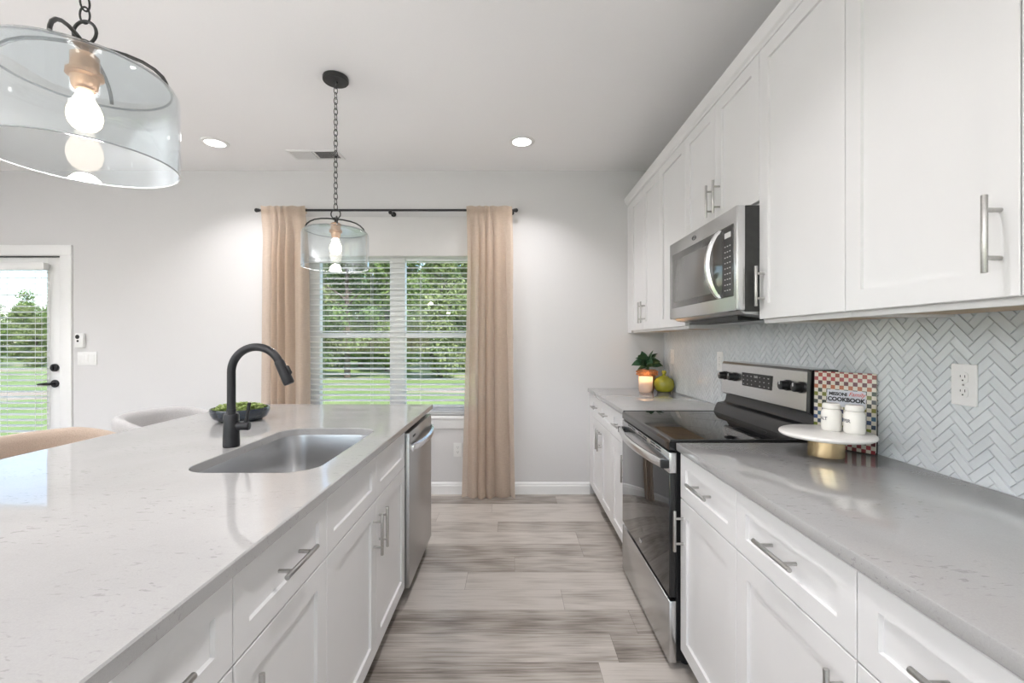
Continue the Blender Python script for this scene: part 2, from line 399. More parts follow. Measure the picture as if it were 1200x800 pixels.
def thing(name, label, cat, loc=(0, 0, 0), group=None):
    o = bpy.data.objects.new(name, None); COL.objects.link(o); o.location = loc; o.empty_display_size = .05
    ORIG[o.name] = Vector(loc); o['label'] = label; o['category'] = cat
    if group: o['group'] = group
    return o
def tag(o, label, cat, group=None):
    o['label'] = label; o['category'] = cat
    if group: o['group'] = group
    return o
def struct(o): o['kind'] = 'structure'; return o
def place(root, loc, rot=(0, 0, 0)):
    root.location = loc; root.rotation_euler = rot; return root
def dup(o, loc=None, parent=None):
    c = o.copy(); COL.objects.link(c)
    if parent: c.parent = parent
    ORIG[c.name] = ORIG.get(o.name, Vector((0, 0, 0)))
    for ch in list(o.children): dup(ch, None, c)
    if loc is not None: c.location = loc
    return c
def arc(c, r, a0, a1, n, fx):
    return [fx(c, r*math.cos(a0+(a1-a0)*i/n), r*math.sin(a0+(a1-a0)*i/n)) for i in range(n+1)]
def text_obj(s, size, mat, parent, fn, name='lettering', bold=0.0, depth=.0004, shear=0, spacing=1.0):
    """flat lettering; fn maps (u, v, w) of the text plane to the place"""
    cu = bpy.data.curves.new('txt', 'FONT'); cu.body = s; cu.size = size; cu.align_x = 'CENTER'; cu.align_y = 'CENTER'
    cu.extrude = depth; cu.offset = bold; cu.shear = shear; cu.space_character = spacing; cu.resolution_u = 3
    t = bpy.data.objects.new('txt', cu); COL.objects.link(t)
    dg = bpy.context.evaluated_depsgraph_get(); dg.update()
    me = bpy.data.meshes.new_from_object(t.evaluated_get(dg)); bpy.data.objects.remove(t, do_unlink=True)
    org = ORIG.get(parent.name, Vector((0, 0, 0)))
    for v in me.vertices: v.co = Vector(fn(v.co.x, v.co.y, v.co.z)) - org
    me.name = name; me.materials.clear(); me.materials.append(M[mat])
    o = bpy.data.objects.new(name, me); COL.objects.link(o); o.parent = parent; return o

# ================================================================== THE SETTING
struct(MB().box(XL-.2, XR+.2, YB-.2, YW+.16, -.12, 0).build('floor', 'floor', smooth=0))
struct(MB().box(XL-.2, XR+.2, YB-.2, YW+.16, CEIL, CEIL+.15).build('ceiling', 'ceiling', smooth=0))
struct(MB().box(XR, XR+.16, YB, YW+.16, 0, CEIL).build('wall_right', 'wall', smooth=0))
b = MB(); T = YW+.16
b.box(XL, DOOR[0], YW, T, 0, CEIL); b.box(DOOR[0], DOOR[1], YW, T, DOOR[3], CEIL); b.box(DOOR[1], WIN[0], YW, T, 0, CEIL)
b.box(WIN[0], WIN[1], YW, T, 0, WIN[2]); b.box(WIN[0], WIN[1], YW, T, WIN[3], CEIL); b.box(WIN[1], XR, YW, T, 0, CEIL)
struct(b.build('wall_back', 'wall', smooth=0))
b = MB(); y = YB
for y0, y1, z0, z1 in LEFT_OPEN:
    b.box(XL-.16, XL, y, y0, 0, CEIL); b.box(XL-.16, XL, y0, y1, 0, z0); b.box(XL-.16, XL, y0, y1, z1, CEIL); y = y1
b.box(XL-.16, XL, y, T, 0, CEIL)
struct(b.build('wall_left', 'wall', smooth=0))
b = MB(); x = XL-.16
for x0, x1, z0, z1 in REAR_OPEN:
    b.box(x, x0, YB-.16, YB, 0, CEIL); b.box(x0, x1, YB-.16, YB, 0, z0); b.box(x0, x1, YB-.16, YB, z1, CEIL); x = x1
b.box(x, XR+.16, YB-.16, YB, 0, CEIL)
struct(b.build('wall_rear', 'wall', smooth=0))
def base_prof(s): return [(0, 0), (.016*s, 0), (.016*s, .07), (.012*s, .078), (.012*s, .088), (.006*s, .098), (0, .1)]
def baseboard(name, x0, x1):
    p = [(YW-d, z) for d, z in base_prof(1)]
    struct(MB().prism(p, 0, x0, x1).build(name, 'trim', smooth=0))
baseboard('baseboard_back', DOOR[1]+.09, .66)
# ---- far-wall window
wn = struct(thing('window_1', 'x', 'x', ((WIN[0]+WIN[1])/2, YW, WIN[2])))
del wn['label']; del wn['category']
wx0, wx1, wz0, wz1 = WIN; mx = (wx0+wx1)/2
b = MB(); FY0, FY1 = YW+.065, YW+.13
b.box(wx0, wx0+.105, FY0, FY1, wz0, wz1, .004); b.box(wx1-.105, wx1, FY0, FY1, wz0, wz1, .004)
b.box(wx0, wx1, FY0, FY1, wz1-.05, wz1, .004); b.box(wx0, wx1, FY0, FY1, wz0, wz0+.055, .004); b.box(mx-.066, mx+.066, FY0, FY1, wz0, wz1, .004)
b.build('window_frame', 'trim', wn)
for xa, xb in ((wx0+.105, mx-.066), (mx+.066, wx1-.105)):
    b = MB(); zm = 1.345
    b.box(xa, xb, FY0+.01, FY1-.01, zm-.022, zm+.022, .003)
    b.box(xa, xb, FY0+.015, FY1-.02, wz0+.055, wz0+.075, .003); b.box(xa, xb, FY0+.015, FY1-.02, wz1-.07, wz1-.05, .003)
    b.build('sash_rail', 'trim', wn)
    MB().box(xa-.01, xb+.01, FY0+.03, FY0+.036, wz0+.05, zm).build('window_pane', 'pane', wn, smooth=0)
    MB().box(xa-.01, xb+.01, FY0+.03, FY0+.036, zm, wz1-.05).build('window_pane', 'pane', wn, smooth=0)
b = MB(); b.box(wx0-.07, wx1+.07, YW-.035, YW+.066, wz0-.028, wz0, .006); b.build('window_sill', 'trim', wn)
b = MB(); b.box(wx0-.05, wx1+.05, YW-.014, YW+.001, wz0-.11, wz0-.028, .004); b.build('window_apron', 'trim', wn)
# ---- patio door
dr = struct(thing('door_1', 'x', 'x', ((DOOR[0]+DOOR[1])/2, YW, 0))); del dr['label']; del dr['category']
dx0, dx1 = DOOR[0]+.02, DOOR[1]-.02; DY0, DY1 = YW+.012, YW+.056
gx0, gx1, gz0, gz1 = dx0+.13, dx1-.118, .26, 1.93
b = MB()
b.box(dx0, gx0, DY0, DY1, .012, 2.012, .002); b.box(gx1, dx1, DY0, DY1, .012, 2.012, .002); b.box(gx0, gx1, DY0, DY1, .012, gz0, .002); b.box(gx0, gx1, DY0, DY1, gz1, 2.012, .002)
b.build('door_slab', 'trim', dr)
b = MB()
for (xa, xb, za, zb) in ((gx0-.02, gx0+.006, gz0-.02, gz1+.02), (gx1-.006, gx1+.02, gz0-.02, gz1+.02), (gx0, gx1, gz0-.02, gz0+.006), (gx0, gx1, gz1-.006, gz1+.02)):
    b.box(xa, xb, DY0-.006, DY1+.006, za, zb, .003)
b.build('glazing_bead', 'trim', dr)
MB().box(gx0, gx1, YW+.03, YW+.036, gz0, gz1).build('door_pane', 'pane', dr, smooth=0)
b = MB()
for s in (-1, 1):
    xa = DOOR[0] if s < 0 else DOOR[1]
    b.box(xa-.012 if s > 0 else xa-.085, xa+.085 if s > 0 else xa+.012, YW-.018, YW+.002, 0, DOOR[3]-.012, .004)
b.box(DOOR[0]-.085, DOOR[1]+.085, YW-.0185, YW+.002, DOOR[3]-.012, DOOR[3]+.076, .005)
b.box(DOOR[0], DOOR[0]+.019, YW, YW+.15, 0, DOOR[3]); b.box(DOOR[1]-.019, DOOR[1], YW, YW+.15, 0, DOOR[3]); b.box(DOOR[0], DOOR[1], YW, YW+.15, DOOR[3]-.019, DOOR[3])
b.build('door_casing', 'trim', dr)
b = MB(); b.box(DOOR[0]+.01, DOOR[1]-.01, YW-.003, YW+.02, 2.008, 2.018); b.build('weather_strip', 'iron', dr)
hx = dx1-.052
b = MB(); b.cyl((hx, DY0, 1.07), (hx, DY0-.022, 1.07), .033, bev=.005); b.box(hx-.006, hx+.006, DY0-.04, DY0-.018, 1.05, 1.09, .003); b.build('deadbolt', 'black', dr)
b = MB(); b.cyl((hx, DY0, .935), (hx, DY0-.016, .935), .033, bev=.005); b.cyl((hx, DY0-.01, .935), (hx, DY0-.055, .935), .012)
b.tube([(hx+.012, DY0-.052, .936), (hx-.02, DY0-.054, .936), (hx-.06, DY0-.053, .934), (hx-.105, DY0-.048, .931)], [.011, .012, .010, .007]); b.build('door_handle', 'black', dr)

# ---- backsplash of herringbone tile on the right wall
def backsplash():
    W_, n_ = .0254, 3; y0, y1, z0, z1 = -.6, YW, CT+.002, 1.40; xf = XR-.006
    bm = bmesh.new(); g = .0008; c45 = math.sqrt(.5)
    R = 130
    for i in range(-R, R):
        for j in range(-R, R):
            k = (i-j) % (2*n_)
            if k == 0: r = (i, j, i+n_, j+1)
            elif k == 2*n_-1: r = (i, j, i+1, j+n_)
            else: continue
            cx, cy = (r[0]+r[2])/2*W_, (r[1]+r[3])/2*W_
            yy = (cx-cy)*c45+1.6; zz = (cx+cy)*c45+1.13
            if not (y0-.06 < yy < y1+.06 and z0-.06 < zz < z1+.06): continue
            def P(u, v, d): return (xf-d, (u-v)*c45+1.6, (u+v)*c45+1.13)
            a0, b0, a1, b1 = r[0]*W_+g, r[1]*W_+g, r[2]*W_-g, r[3]*W_-g; e = .0011
            lo = [bm.verts.new(P(*q, 0.0)) for q in ((a0, b0), (a1, b0), (a1, b1), (a0, b1))]
            hi = [bm.verts.new(P(*q, .003)) for q in ((a0+e, b0+e), (a1-e, b0+e), (a1-e, b1-e), (a0+e, b1-e))]
            bm.faces.new(hi)
            for q in range(4): bm.faces.new((lo[q], lo[(q+1) % 4], hi[(q+1) % 4], hi[q]))
    for co, no in (((0, y0, 0), (0, -1, 0)), ((0, y1-.003, 0), (0, 1, 0)), ((0, 0, z0), (0, 0, -1)), ((0, 0, z1), (0, 0, 1))):
        bmesh.ops.bisect_plane(bm, geom=bm.verts[:]+bm.edges[:]+bm.faces[:], plane_co=co, plane_no=no, clear_outer=True)
    b = MB(); b.bm.free(); b.bm = bm
    for f in bm.faces:
        if f.normal.x > 0 : f.normal_flip()
    o = b.build('backsplash', 'tile', smooth=0, recalc=False)
    gr = MB().box(xf+.0006, XR+.001, y0, y1-.002, z0-.004, z1).build('grout_bed', 'grout', o, smooth=0)
    struct(o)
backsplash()

# ---- outside ground
struct(MB().box(-130, 60, YW+.2, 160, -.62, -.42).build('lawn', 'lawn', smooth=0))
struct(MB().box(-130, 60, -60, YB-.4, -.62, -.42).build('ground_rear', 'lawn', smooth=0))
struct(MB().box(-130, XL-.4, YB-.4, YW+.2, -.62, -.42).build('ground_left', 'lawn', smooth=0))

# ================================================================== CABINETS
def shaker(b, fx, sg, y0, y1, z0, z1, rail=.058, th=.019, rec=.009):
    """door or drawer front; face at x = fx, outward direction sg (+1/-1)"""
    def V(d, y, z): return b.bm.verts.new((fx-sg*d, y, z))
    def ring(d, i): return [V(d, y0+i, z0+i), V(d, y1-i, z0+i), V(d, y1-i, z1-i), V(d, y0+i, z1-i)]
    e = .0018
    R = [ring(th, 0), ring(e, 0), ring(0, e), ring(0, rail), ring(rec, rail+.0012)]
    for a, c in zip(R, R[1:]):
        for q in range(4): b.bm.faces.new((a[q], a[(q+1) % 4], c[(q+1) % 4], c[q]))
    b.bm.faces.new(R[-1]); b.bm.faces.new(R[0][::-1]); return b
def pull(parent, fx, sg, y, z, vertical, L=.156, name='handle'):
    b = MB(); xo = fx+sg*.033; r = .0058; h = L/2; q = .048
    if vertical:
        b.cyl((xo, y, z-h), (xo, y, z+h), r, n=14, bev=.001)
        for s in (-q, q): b.cyl((fx, y, z+s), (xo, y, z+s), .0046, n=12)
    else:
        b.cyl((xo, y-h, z), (xo, y+h, z), r, n=14, bev=.001)
        for s in (-q, q): b.cyl((fx, y+s, z), (xo, y+s, z), .0046, n=12)
    return b.build(name, 'nickel', parent)
G = .0016
def base_cabinet(label, fx, sg, xb, y0, y1, doors, drawers, group, name='base_cabinet', zb=.092, zd=.684, zt=.857):
    """doors: list of (y0,y1,handle_y or None); drawers: list of (y0,y1,has handle)"""
    t = thing(name, label, 'cabinet', ((fx+xb)/2, (y0+y1)/2, 0), group)
    bx = fx-sg*.0205
    MB().box(min(bx, xb), max(bx, xb), y0+.0006, y1-.0006, .095, CT-CTH-.001).build('carcass', 'cab', t, smooth=0)
    tx = fx-sg*.085
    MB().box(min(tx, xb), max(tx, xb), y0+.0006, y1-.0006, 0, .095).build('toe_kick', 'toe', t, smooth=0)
    for a, c, hy in doors:
        d = shaker(MB(), fx, sg, a+G, c-G, zb, zd-G).build('door', 'cab', t, smooth=20)
        if hy is not None: pull(d, fx, sg, hy, .565, True)
    for a, c, h in drawers:
        d = shaker(MB(), fx, sg, a+G, c-G, zd+G, zt, rail=.05).build('drawer', 'cab', t, smooth=20)
        if h: pull(d, fx, sg, (a+c)/2, (zd+zt)/2+.008, False)
    return t
FX = .657; XB = XR-.004; GR = 'white base cabinets along the tiled wall'
base_cabinet('white shaker base cabinet right beside the near side of the oven range', FX, -1, XB, 1.325, 1.765, [(1.325, 1.765, 1.735)], [(1.325, 1.765, 1)], GR)
base_cabinet('white shaker base cabinet under the cake stand counter, second from the range', FX, -1, XB, .863, 1.325, [(.863, 1.325, .898)], [(.863, 1.325, 1)], GR)
base_cabinet('white shaker base cabinet at the bottom right corner, nearest the camera', FX, -1, XB, .401, .863, [(.401, .863, .828)], [(.401, .863, 1)], GR)
base_cabinet('narrow white base cabinet between the range and the two-door cabinet at the far wall', FX, -1, XB, 2.548, 2.98, [(2.548, 2.98, 2.585)], [(2.548, 2.98, 1)], GR)
base_cabinet('white two-door base cabinet with two drawers against the far wall', FX, -1, XB, 2.98, 3.72, [(2.98, 3.35, 3.318), (3.35, 3.72, 3.382)], [(2.98, 3.35, 1), (3.35, 3.72, 1)], GR)
struct(MB().box(FX+.004, XB, 3.721, YW-.001, 0.092, CT-CTH-.001).build('trim_2', 'cab', smooth=0))
GI = 'white base cabinets of the island'; IX = -.523; IB = -1.13
base_cabinet('white island cabinet cut off by the bottom left corner, nearest the camera', IX, 1, IB, .39, .849, [(.39, .849, .814)], [(.39, .849, 1)], GI, 'island_cabinet')
base_cabinet('white island cabinet with one drawer and one door, beside the sink cabinet', IX, 1, IB, .849, 1.2756, [(.849, 1.2756, .886)], [(.849, 1.2756, 1)], GI, 'island_cabinet')
base_cabinet('wide white sink cabinet with two doors and false drawer fronts beside the dishwasher', IX, 1, IB, 1.2756, 2.209, [(1.2756, 1.7423, 1.707), (1.7423, 2.209, 1.779)], [(1.2756, 1.7423, 0), (1.7423, 2.209, 0)], GI, 'sink_cabinet')
# keep the sink cabinet hollow at the top for the bowl: rebuild its carcass as panels
sc_ = [o for o in bpy.data.objects if o.name.startswith('sink_cabinet')][0]
for ch in list(sc_.children):
    if ch.name.startswith('carcass'): bpy.data.objects.remove(ch, do_unlink=True)
b = MB(); y0, y1 = 1.2762, 2.2084
b.box(IB, IX-.0205, y0, y0+.016, .095, CT-CTH-.001); b.box(IB, IX-.0205, y1-.016, y1, .095, CT-CTH-.001)
b.box(IB, IB+.012, y0+.016, y1-.016, .095, CT-CTH-.001); b.box(IX-.038, IX-.0205, y0+.016, y1-.016, .095, CT-CTH-.001); b.box(IB+.012, IX-.038, y0+.016, y1-.016, .095, .112)
b.build('carcass', 'cab', sc_, smooth=0)
# island back and end panels
pn = MB(); pn.box(-1.33, IB-.001, -.4, 2.822, 0, CT-CTH-.001, .002); pn.box(-1.33, IX-.0205, 2.8225, 2.838, 0, CT-CTH-.001, .002)
tag(pn.build('kitchen_island', 'cab'), 'white panelled back and far end of the island under the quartz', 'island')

UX = .978; UZ0, UZ1 = 1.381, 2.438; GU = 'white wall cabinets above the tiled wall'
def wall_cabinet(label, y0, y1, doors, z0=UZ0, hz=1.508):
    t = thing('wall_cabinet', label, 'cabinet', ((UX+XR)/2, (y0+y1)/2, z0-.016), GU)
    b = MB(); bx = UX+.0205; zb = z0-.016; P = .016
    b.box(bx, XB, y0+.0006, y0+P, zb, UZ1+.03); b.box(bx, XB, y1-P, y1-.0006, zb, UZ1+.03); b.box(bx, bx+.02, y0+P, y1-P, zb, UZ1+.03)
    b.box(bx+.02, XB, y0+P, y1-P, UZ1+.005, UZ1+.03); b.box(XB-.008, XB, y0+P, y1-P, zb+.008, UZ1)
    b.build('carcass', 'cab', t, smooth=0)
    MB().box(bx+.0205, XB-.0085, y0+P, y1-P, zb+.007, zb+.022).build('underside', 'woodply', t, smooth=0)['label'] = 'raw wood underside'
    for a, c, hy in doors:
        d = shaker(MB(), UX, -1, a+G, c-G, z0, UZ1).build('door', 'cab', t, smooth=20)
        if hy is not None: pull(d, UX, -1, hy, hz, True)
    return t
UG = [.41, .870, 1.329, 1.790, 2.173, 2.553, 2.996, 3.36, 3.72]
wall_cabinet('white single-door wall cabinet at the right edge, nearest the camera', -.05, UG[1], [(UG[0], UG[1], .445), (-.05, UG[0], .372)])
wall_cabinet('large white wall cabinet door directly above the white outlet', UG[1], UG[2], [(UG[1], UG[2], .905)])
wall_cabinet('white single-door wall cabinet touching the near side of the microwave', UG[2], UG[3], [(UG[2], UG[3], 1.752)])
wall_cabinet('short white two-door wall cabinet directly above the microwave', UG[3], UG[5], [(UG[3], UG[4], 2.128), (UG[4], UG[5], 2.205)], 1.852, 1.974)
wall_cabinet('white single-door wall cabinet just beyond the far side of the microwave', UG[5], UG[6], [(UG[5], UG[6], 2.588)])
wall_cabinet('white two-door wall cabinet in the far corner above the potted plant', UG[6], UG[8], [(UG[6], UG[7], 3.327), (UG[7], UG[8], 3.393)])
struct(MB().box(UX+.004, XB, UG[8]+.001, YW-.001, UZ0-.016, UZ1+.03).build('trim_3', 'cab', smooth=0))
p = [(UX+.02, UZ1+.001), (UX-.002, UZ1+.001), (UX-.004, UZ1+.012), (UX-.014, UZ1+.02), (UX-.024, UZ1+.045), (UX-.026, UZ1+.062), (UX+.02, UZ1+.062)]
struct(MB().prism([(x, z) for x, z in p], 1, -.05, YW-.001).build('trim_1', 'cab', smooth=25))

# ================================================================== COUNTERTOPS
tag(MB().box(.642, XR-.0065, -.55, GAP0-.004, CT-CTH, CT, .003).build('countertop', 'quartz'), 'near white quartz countertop along the tiled wall, carrying the cake stand', 'countertop', 'quartz countertops')
tag(MB().box(.642, XR-.0065, GAP1+.001, YW-.001, CT-CTH, CT, .003).build('countertop', 'quartz'), 'far white quartz countertop in the corner, carrying plant and green jar', 'countertop', 'quartz countertops')
SX0, SX1, SY0, SY1, SR = -1.020, -.608, 1.365, 2.065, .095
def rrect(x0, x1, y0, y1, r, n=10):
    out = []
    for cx, cy, a in ((x1-r, y1-r, 0), (x0+r, y1-r, PI/2), (x0+r, y0+r, PI), (x1-r, y0+r, 1.5*PI)):
        out += [(cx+r*math.cos(a+PI/2*i/n), cy+r*math.sin(a+PI/2*i/n)) for i in range(n+1)]
    return out
def slab_hole(x0, x1, y0, y1, z0, z1, hole):
    b = MB(); bm = b.bm; N = len(hole); q = N//4
    e = .003
    def outer(i, d, z):   # outer corner for each quarter
        X = [x1-d, x0+d, x0+d, x1-d][i]; Y = [y1-d, y1-d, y0+d, y0+d][i]; return bm.verts.new((X, Y, z))
    def face_side(z, hz, d, flip):
        oc = [outer(i, d, z) for i in range(4)]; hv = [bm.verts.new((x, y, z)) for x, y in hz]
        for i in range(4):
            seg = hv[i*q:(i+1)*q]
            for a, c in zip(seg, seg[1:]): bm.faces.new((oc[i], a, c))
            nx = hv[((i+1)*q) % N]; bm.faces.new((oc[i], seg[-1], nx, oc[(i+1) % 4]))
        return oc, hv
    cx, cy = (SX0+SX1)/2, (SY0+SY1)/2
    grow = [(cx+(x-cx)*(1+.008), cy+(y-cy)*(1+.005)) for x, y in hole]
    ot, ht = face_side(z1, grow, e, 0); ob, hb = face_side(z0, hole, e, 1)
    o1 = [outer(i, 0, z1-e) for i in range(4)]; o2 = [outer(i, 0, z0+e) for i in range(4)]
    h1 = [bm.verts.new((x, y, z1-e)) for x, y in hole]
    for A, B in ((ot, o1), (o1, o2), (o2, ob)):
        for i in range(4): bm.faces.new((A[i], A[(i+1) % 4], B[(i+1) % 4], B[i]))
    for A, B in ((ht, h1), (h1, hb)):
        for i in range(N): bm.faces.new((A[i], A[(i+1) % N], B[(i+1) % N], B[i]))
    return b
hole = rrect(SX0, SX1, SY0, SY1, SR)
tag(slab_hole(-1.72, -.501, -.45, 2.86, CT-CTH, CT, hole).build('island_countertop', 'quartz', smooth=25), 'large white quartz island countertop with undermount sink cut-out', 'countertop')

# ---- sink
sk_ = thing('kitchen_sink', 'stainless steel undermount sink bowl set into the island counter', 'sink', ((SX0+SX1)/2, (SY0+SY1)/2, CT-CTH-.22))
b = MB(); bm = b.bm; Z = CT-CTH-.001; dep = .215; L = []
def ringv(off, z, rr): return [bm.verts.new((x, y, z)) for x, y in rrect(SX0-off, SX1+off, SY0-off, SY1+off, max(.01, rr))]
L = [ringv(.018, Z-.002, SR+.018), ringv(.018, Z, SR+.018), ringv(.004, Z, SR+.004), ringv(.002, Z-.01, SR), ringv(-.004, Z-dep*.5, SR-.004), ringv(-.010, Z-dep+.03, SR-.01), ringv(-.022, Z-dep+.008, SR-.02), ringv(-.045, Z-dep, SR-.04)]
for A, B in zip(L, L[1:]):
    n = len(A)
    for i in range(n): bm.faces.new((A[i], A[(i+1) % n], B[(i+1) % n], B[i]))
bm.faces.new(L[-1])
o = b.build('basin', 'steel_sink', sk_, smooth=60)
sm = o.modifiers.new('wall', 'SOLIDIFY'); sm.thickness = .0012; sm.offset = 1
b = MB(); c = (-.86, 1.715, Z-dep+.001)
b.lathe([(0, .002), (.02, .002), (.024, .004), (.036, .005), (.042, .003), (.042, 0)], c, 32); b.build('drain', 'steel', sk_)

# ---- faucet
fc = thing('faucet', 'matte black gooseneck pull-down faucet behind the island sink', 'faucet', (-1.058, 1.705, CT))
fx_, fy_ = -1.058, 1.705
b = MB(); b.lathe([(0, 0), (.027, 0), (.0285, .002), (.0285, .01), (.0275, .06), (.0265, .118), (.024, .124), (.015, .125), (0, .125)], (fx_, fy_, CT), 40); b.build('body', 'black', fc)
za = 1.178; R_ = .094
path = [(fx_, fy_, CT+.12), (fx_, fy_, 1.06), (fx_, fy_, 1.12)] + [(fx_+R_-R_*math.cos(a), fy_, za+R_*math.sin(a)) for a in [PI*i/24*.86 for i in range(25)]]
aE = PI*.86; tip = Vector(path[-1]); dr_ = Vector((math.sin(aE), 0, math.cos(aE))).normalized()
b = MB(); b.tube([(fx_, fy_, CT+.12), (fx_, fy_, CT+.142)], .0165, 24); b.tube(path, .0148, 20); b.build('spout', 'black', fc)
b = MB(); d = dr_
P0 = tip-d*.002
b.tube([P0, P0+d*.006, P0+d*.012, P0+d*.045, P0+d*.075, P0+d*.092, P0+d*.096], [.0155, .0175, .0175, .0185, .0195, .0195, .017], 24)
b.build('spray_head', 'black', fc)
nrm = Vector((-d.z, 0, d.x));
if nrm.x < 0: nrm = -nrm
b = MB(); b.tube([P0+d*.03+nrm*.017, P0+d*.034+nrm*.021, P0+d*.06+nrm*.022, P0+d*.064+nrm*.018], [.004, .006, .006, .004], 10); b.build('spray_button', 'plastic_black', fc)
lv = MB(); lv.cyl((fx_+.02, fy_, CT+.078), (fx_+.066, fy_+.004, CT+.078), .0165, n=24, bev=.003)
lv.tube([(fx_+.052, fy_+.003, CT+.088), (fx_+.058, fy_+.003, CT+.115), (fx_+.066, fy_+.003, CT+.165)], [.0075, .0065, .006], 12); lv.build('lever_handle', 'black', fc)

# ---- dishwasher
dw = thing('dishwasher', 'stainless steel dishwasher at the far end of the island', 'dishwasher', (-.82, 2.52, 0))
DX = -.503; dy0, dy1 = 2.2185, 2.8195
MB().box(-1.12, DX-.032, dy0+.001, dy1, .10, CT-CTH-.002).build('tub', 'plastic_black', dw, smooth=0)
MB().box(-1.12, IX-.08, dy0+.001, dy1, 0, .10).build('toe_kick', 'plastic_black', dw, smooth=0)
d_ = MB().box(DX-.030, DX, dy0, dy1, .083, .843, .004).build('door', 'steel_dw', dw)
b = MB(); hp = []
for i in range(17):
    t = i/16; yy = dy0+.03+(dy1-dy0-.06)*t; hp.append((DX+.010+.034*math.sin(PI*t)**.7, yy, .765))
pr = []
for px, py, pz in hp:
    pr.append([b.bm.verts.new((px-.006, py, pz-.017)), b.bm.verts.new((px+.006, py, pz-.012)), b.bm.verts.new((px+.008, py, pz)), b.bm.verts.new((px+.006, py, pz+.012)), b.bm.verts.new((px-.006, py, pz+.017))])
for A, B in zip(pr, pr[1:]):
    for i in range(5): b.bm.faces.new((A[i], A[(i+1) % 5], B[(i+1) % 5], B[i]))
b.bm.faces.new(pr[0]); b.bm.faces.new(pr[-1][::-1])
for yy in (dy0+.025, dy1-.025): b.box(DX-.001, DX+.018, yy-.009, yy+.014, .75, .78, .002)
b.build('handle', 'steel_bright', d_)
MB().box(DX-.001, DX+.0008, dy0+.075, dy0+.135, .807, .817, .0004).build('badge', 'iron', d_, smooth=0)

# ================================================================== RANGE
rg = thing('range', 'freestanding stainless steel electric range with black glass cooktop', 'range', (.95, 2.155, 0))
ry0, ry1 = 1.778, 2.532; RF = .618
MB().box(.648, 1.275, ry0+.004, ry1-.004, .035, .872).build('body', 'plastic_black', rg, smooth=0)
for xx in (.70, 1.22):
    for yy in (ry0+.05, ry1-.05): MB().cyl((xx, yy, 0), (xx, yy, .036), .018, n=16).build('leveling_foot', 'plastic_black', rg)
MB().box(RF, .647, ry0, ry1, .028, .272, .004).build('storage_drawer', 'steel', rg)
od = MB().box(RF+.003, .647, ry0, ry1, .286, .858, .003).build('oven_door', 'plastic_black', rg)
MB().box(RF, RF+.0115, ry0+.001, ry1-.001, .290, .772, .002).build('door_glass', 'ovenglass', od)
b = MB().box(RF, RF+.03, ry0-.0005, ry1+.0005, .774, .856, .003).mark('slot')
for k in range(6):
    yy = ry0+.10+k*.098+(.0 if k % 2 == 0 else -.02)
    for zz in (.834, .846): b.box(RF-.0006, RF+.002, yy, yy+.062, zz, zz+.006)
b.build('top_trim', 'steel', od)
b = MB(); pr = []
for i in range(21):
    t = i/20; yy = ry0+.022+(ry1-ry0-.044)*t; x = RF-.018-.036*math.sin(PI*t)**.8; z = .806
    pr.append([b.bm.verts.new((x+.010, yy, z-.018)), b.bm.verts.new((x-.004, yy, z-.016)), b.bm.verts.new((x-.008, yy, z-.004)), b.bm.verts.new((x-.007, yy, z+.012)), b.bm.verts.new((x, yy, z+.017)), b.bm.verts.new((x+.010, yy, z+.016))])
for A, B in zip(pr, pr[1:]):
    for i in range(6): b.bm.faces.new((A[i], A[(i+1) % 6], B[(i+1) % 6], B[i]))
b.bm.faces.new(pr[0]); b.bm.faces.new(pr[-1][::-1])
hd = b.build('oven_handle', 'steel_bright', od, smooth=50)
for yy in (ry0+.010, ry1-.030): MB().box(RF-.028, RF+.001, yy, yy+.02, .790, .822, .003).build('handle_bracket', 'plastic_black', od)
b = MB(); b.tube([(RF-.0008, ry0+.40+.018*math.cos(a), .335+.008*math.sin(a)) for a in [2*PI*i/16 for i in range(16)]], .0014, 6, closed=True); b.box(RF-.0009, RF+.001, ry0+.385, ry0+.415, .333, .337)
b.build('maker_badge', 'steel_bright', od)
b = MB(); b.prism([(RF, .866), (RF-.001, .893), (RF+.004, .902), (RF+.012, .905), (1.20, .905), (1.20, .866)], 1, ry0-.001, ry1+.001); b.build('cooktop', 'cooktop', rg, smooth=30)
b = MB(); tr = .006
for ya, yb in ((ry0-.0025, ry0+tr), (ry1-tr, ry1+.0025)): MB().box(RF+.004, 1.18, ya, yb, .899, .9075, .0015).build('cooktop_trim', 'plastic_black', rg)
for (bx, by, br) in ((.76, ry0+.20, .105), (.76, ry1-.19, .078), (1.02, ry0+.19, .078), (1.02, ry1-.20, .105)):
    b = MB()
    b.lathe([(br-.0012, .9051), (br-.0012, .9053), (br, .9053), (br, .9051)], (bx, by, 0), 56, closed=True)
    b.build('burner_ring', 'iron', rg)
b = MB(); b.prism([(1.284, .905), (1.125, .905), (1.132, .925), (1.142, .948), (1.150, .956), (1.185, .962), (1.192, .972), (1.200, 1.012), (1.284, 1.012)], 1, ry0+.012, ry1-.006); b.build('riser', 'plastic_black', rg, smooth=25)
bk = MB().prism([(1.284, 1.006), (1.180, 1.006), (1.166, 1.016), (1.172, 1.172), (1.180, 1.183), (1.284, 1.183)], 1, ry0+.016, ry1-.010).build('control_panel', 'steel', rg, smooth=25)
MB().prism([(1.284, 1.002), (1.184, 1.002), (1.172, 1.012), (1.178, 1.172), (1.184, 1.180), (1.284, 1.180)], 1, ry0+.001, ry0+.016).build('end_cap', 'plastic_black', rg, smooth=25)
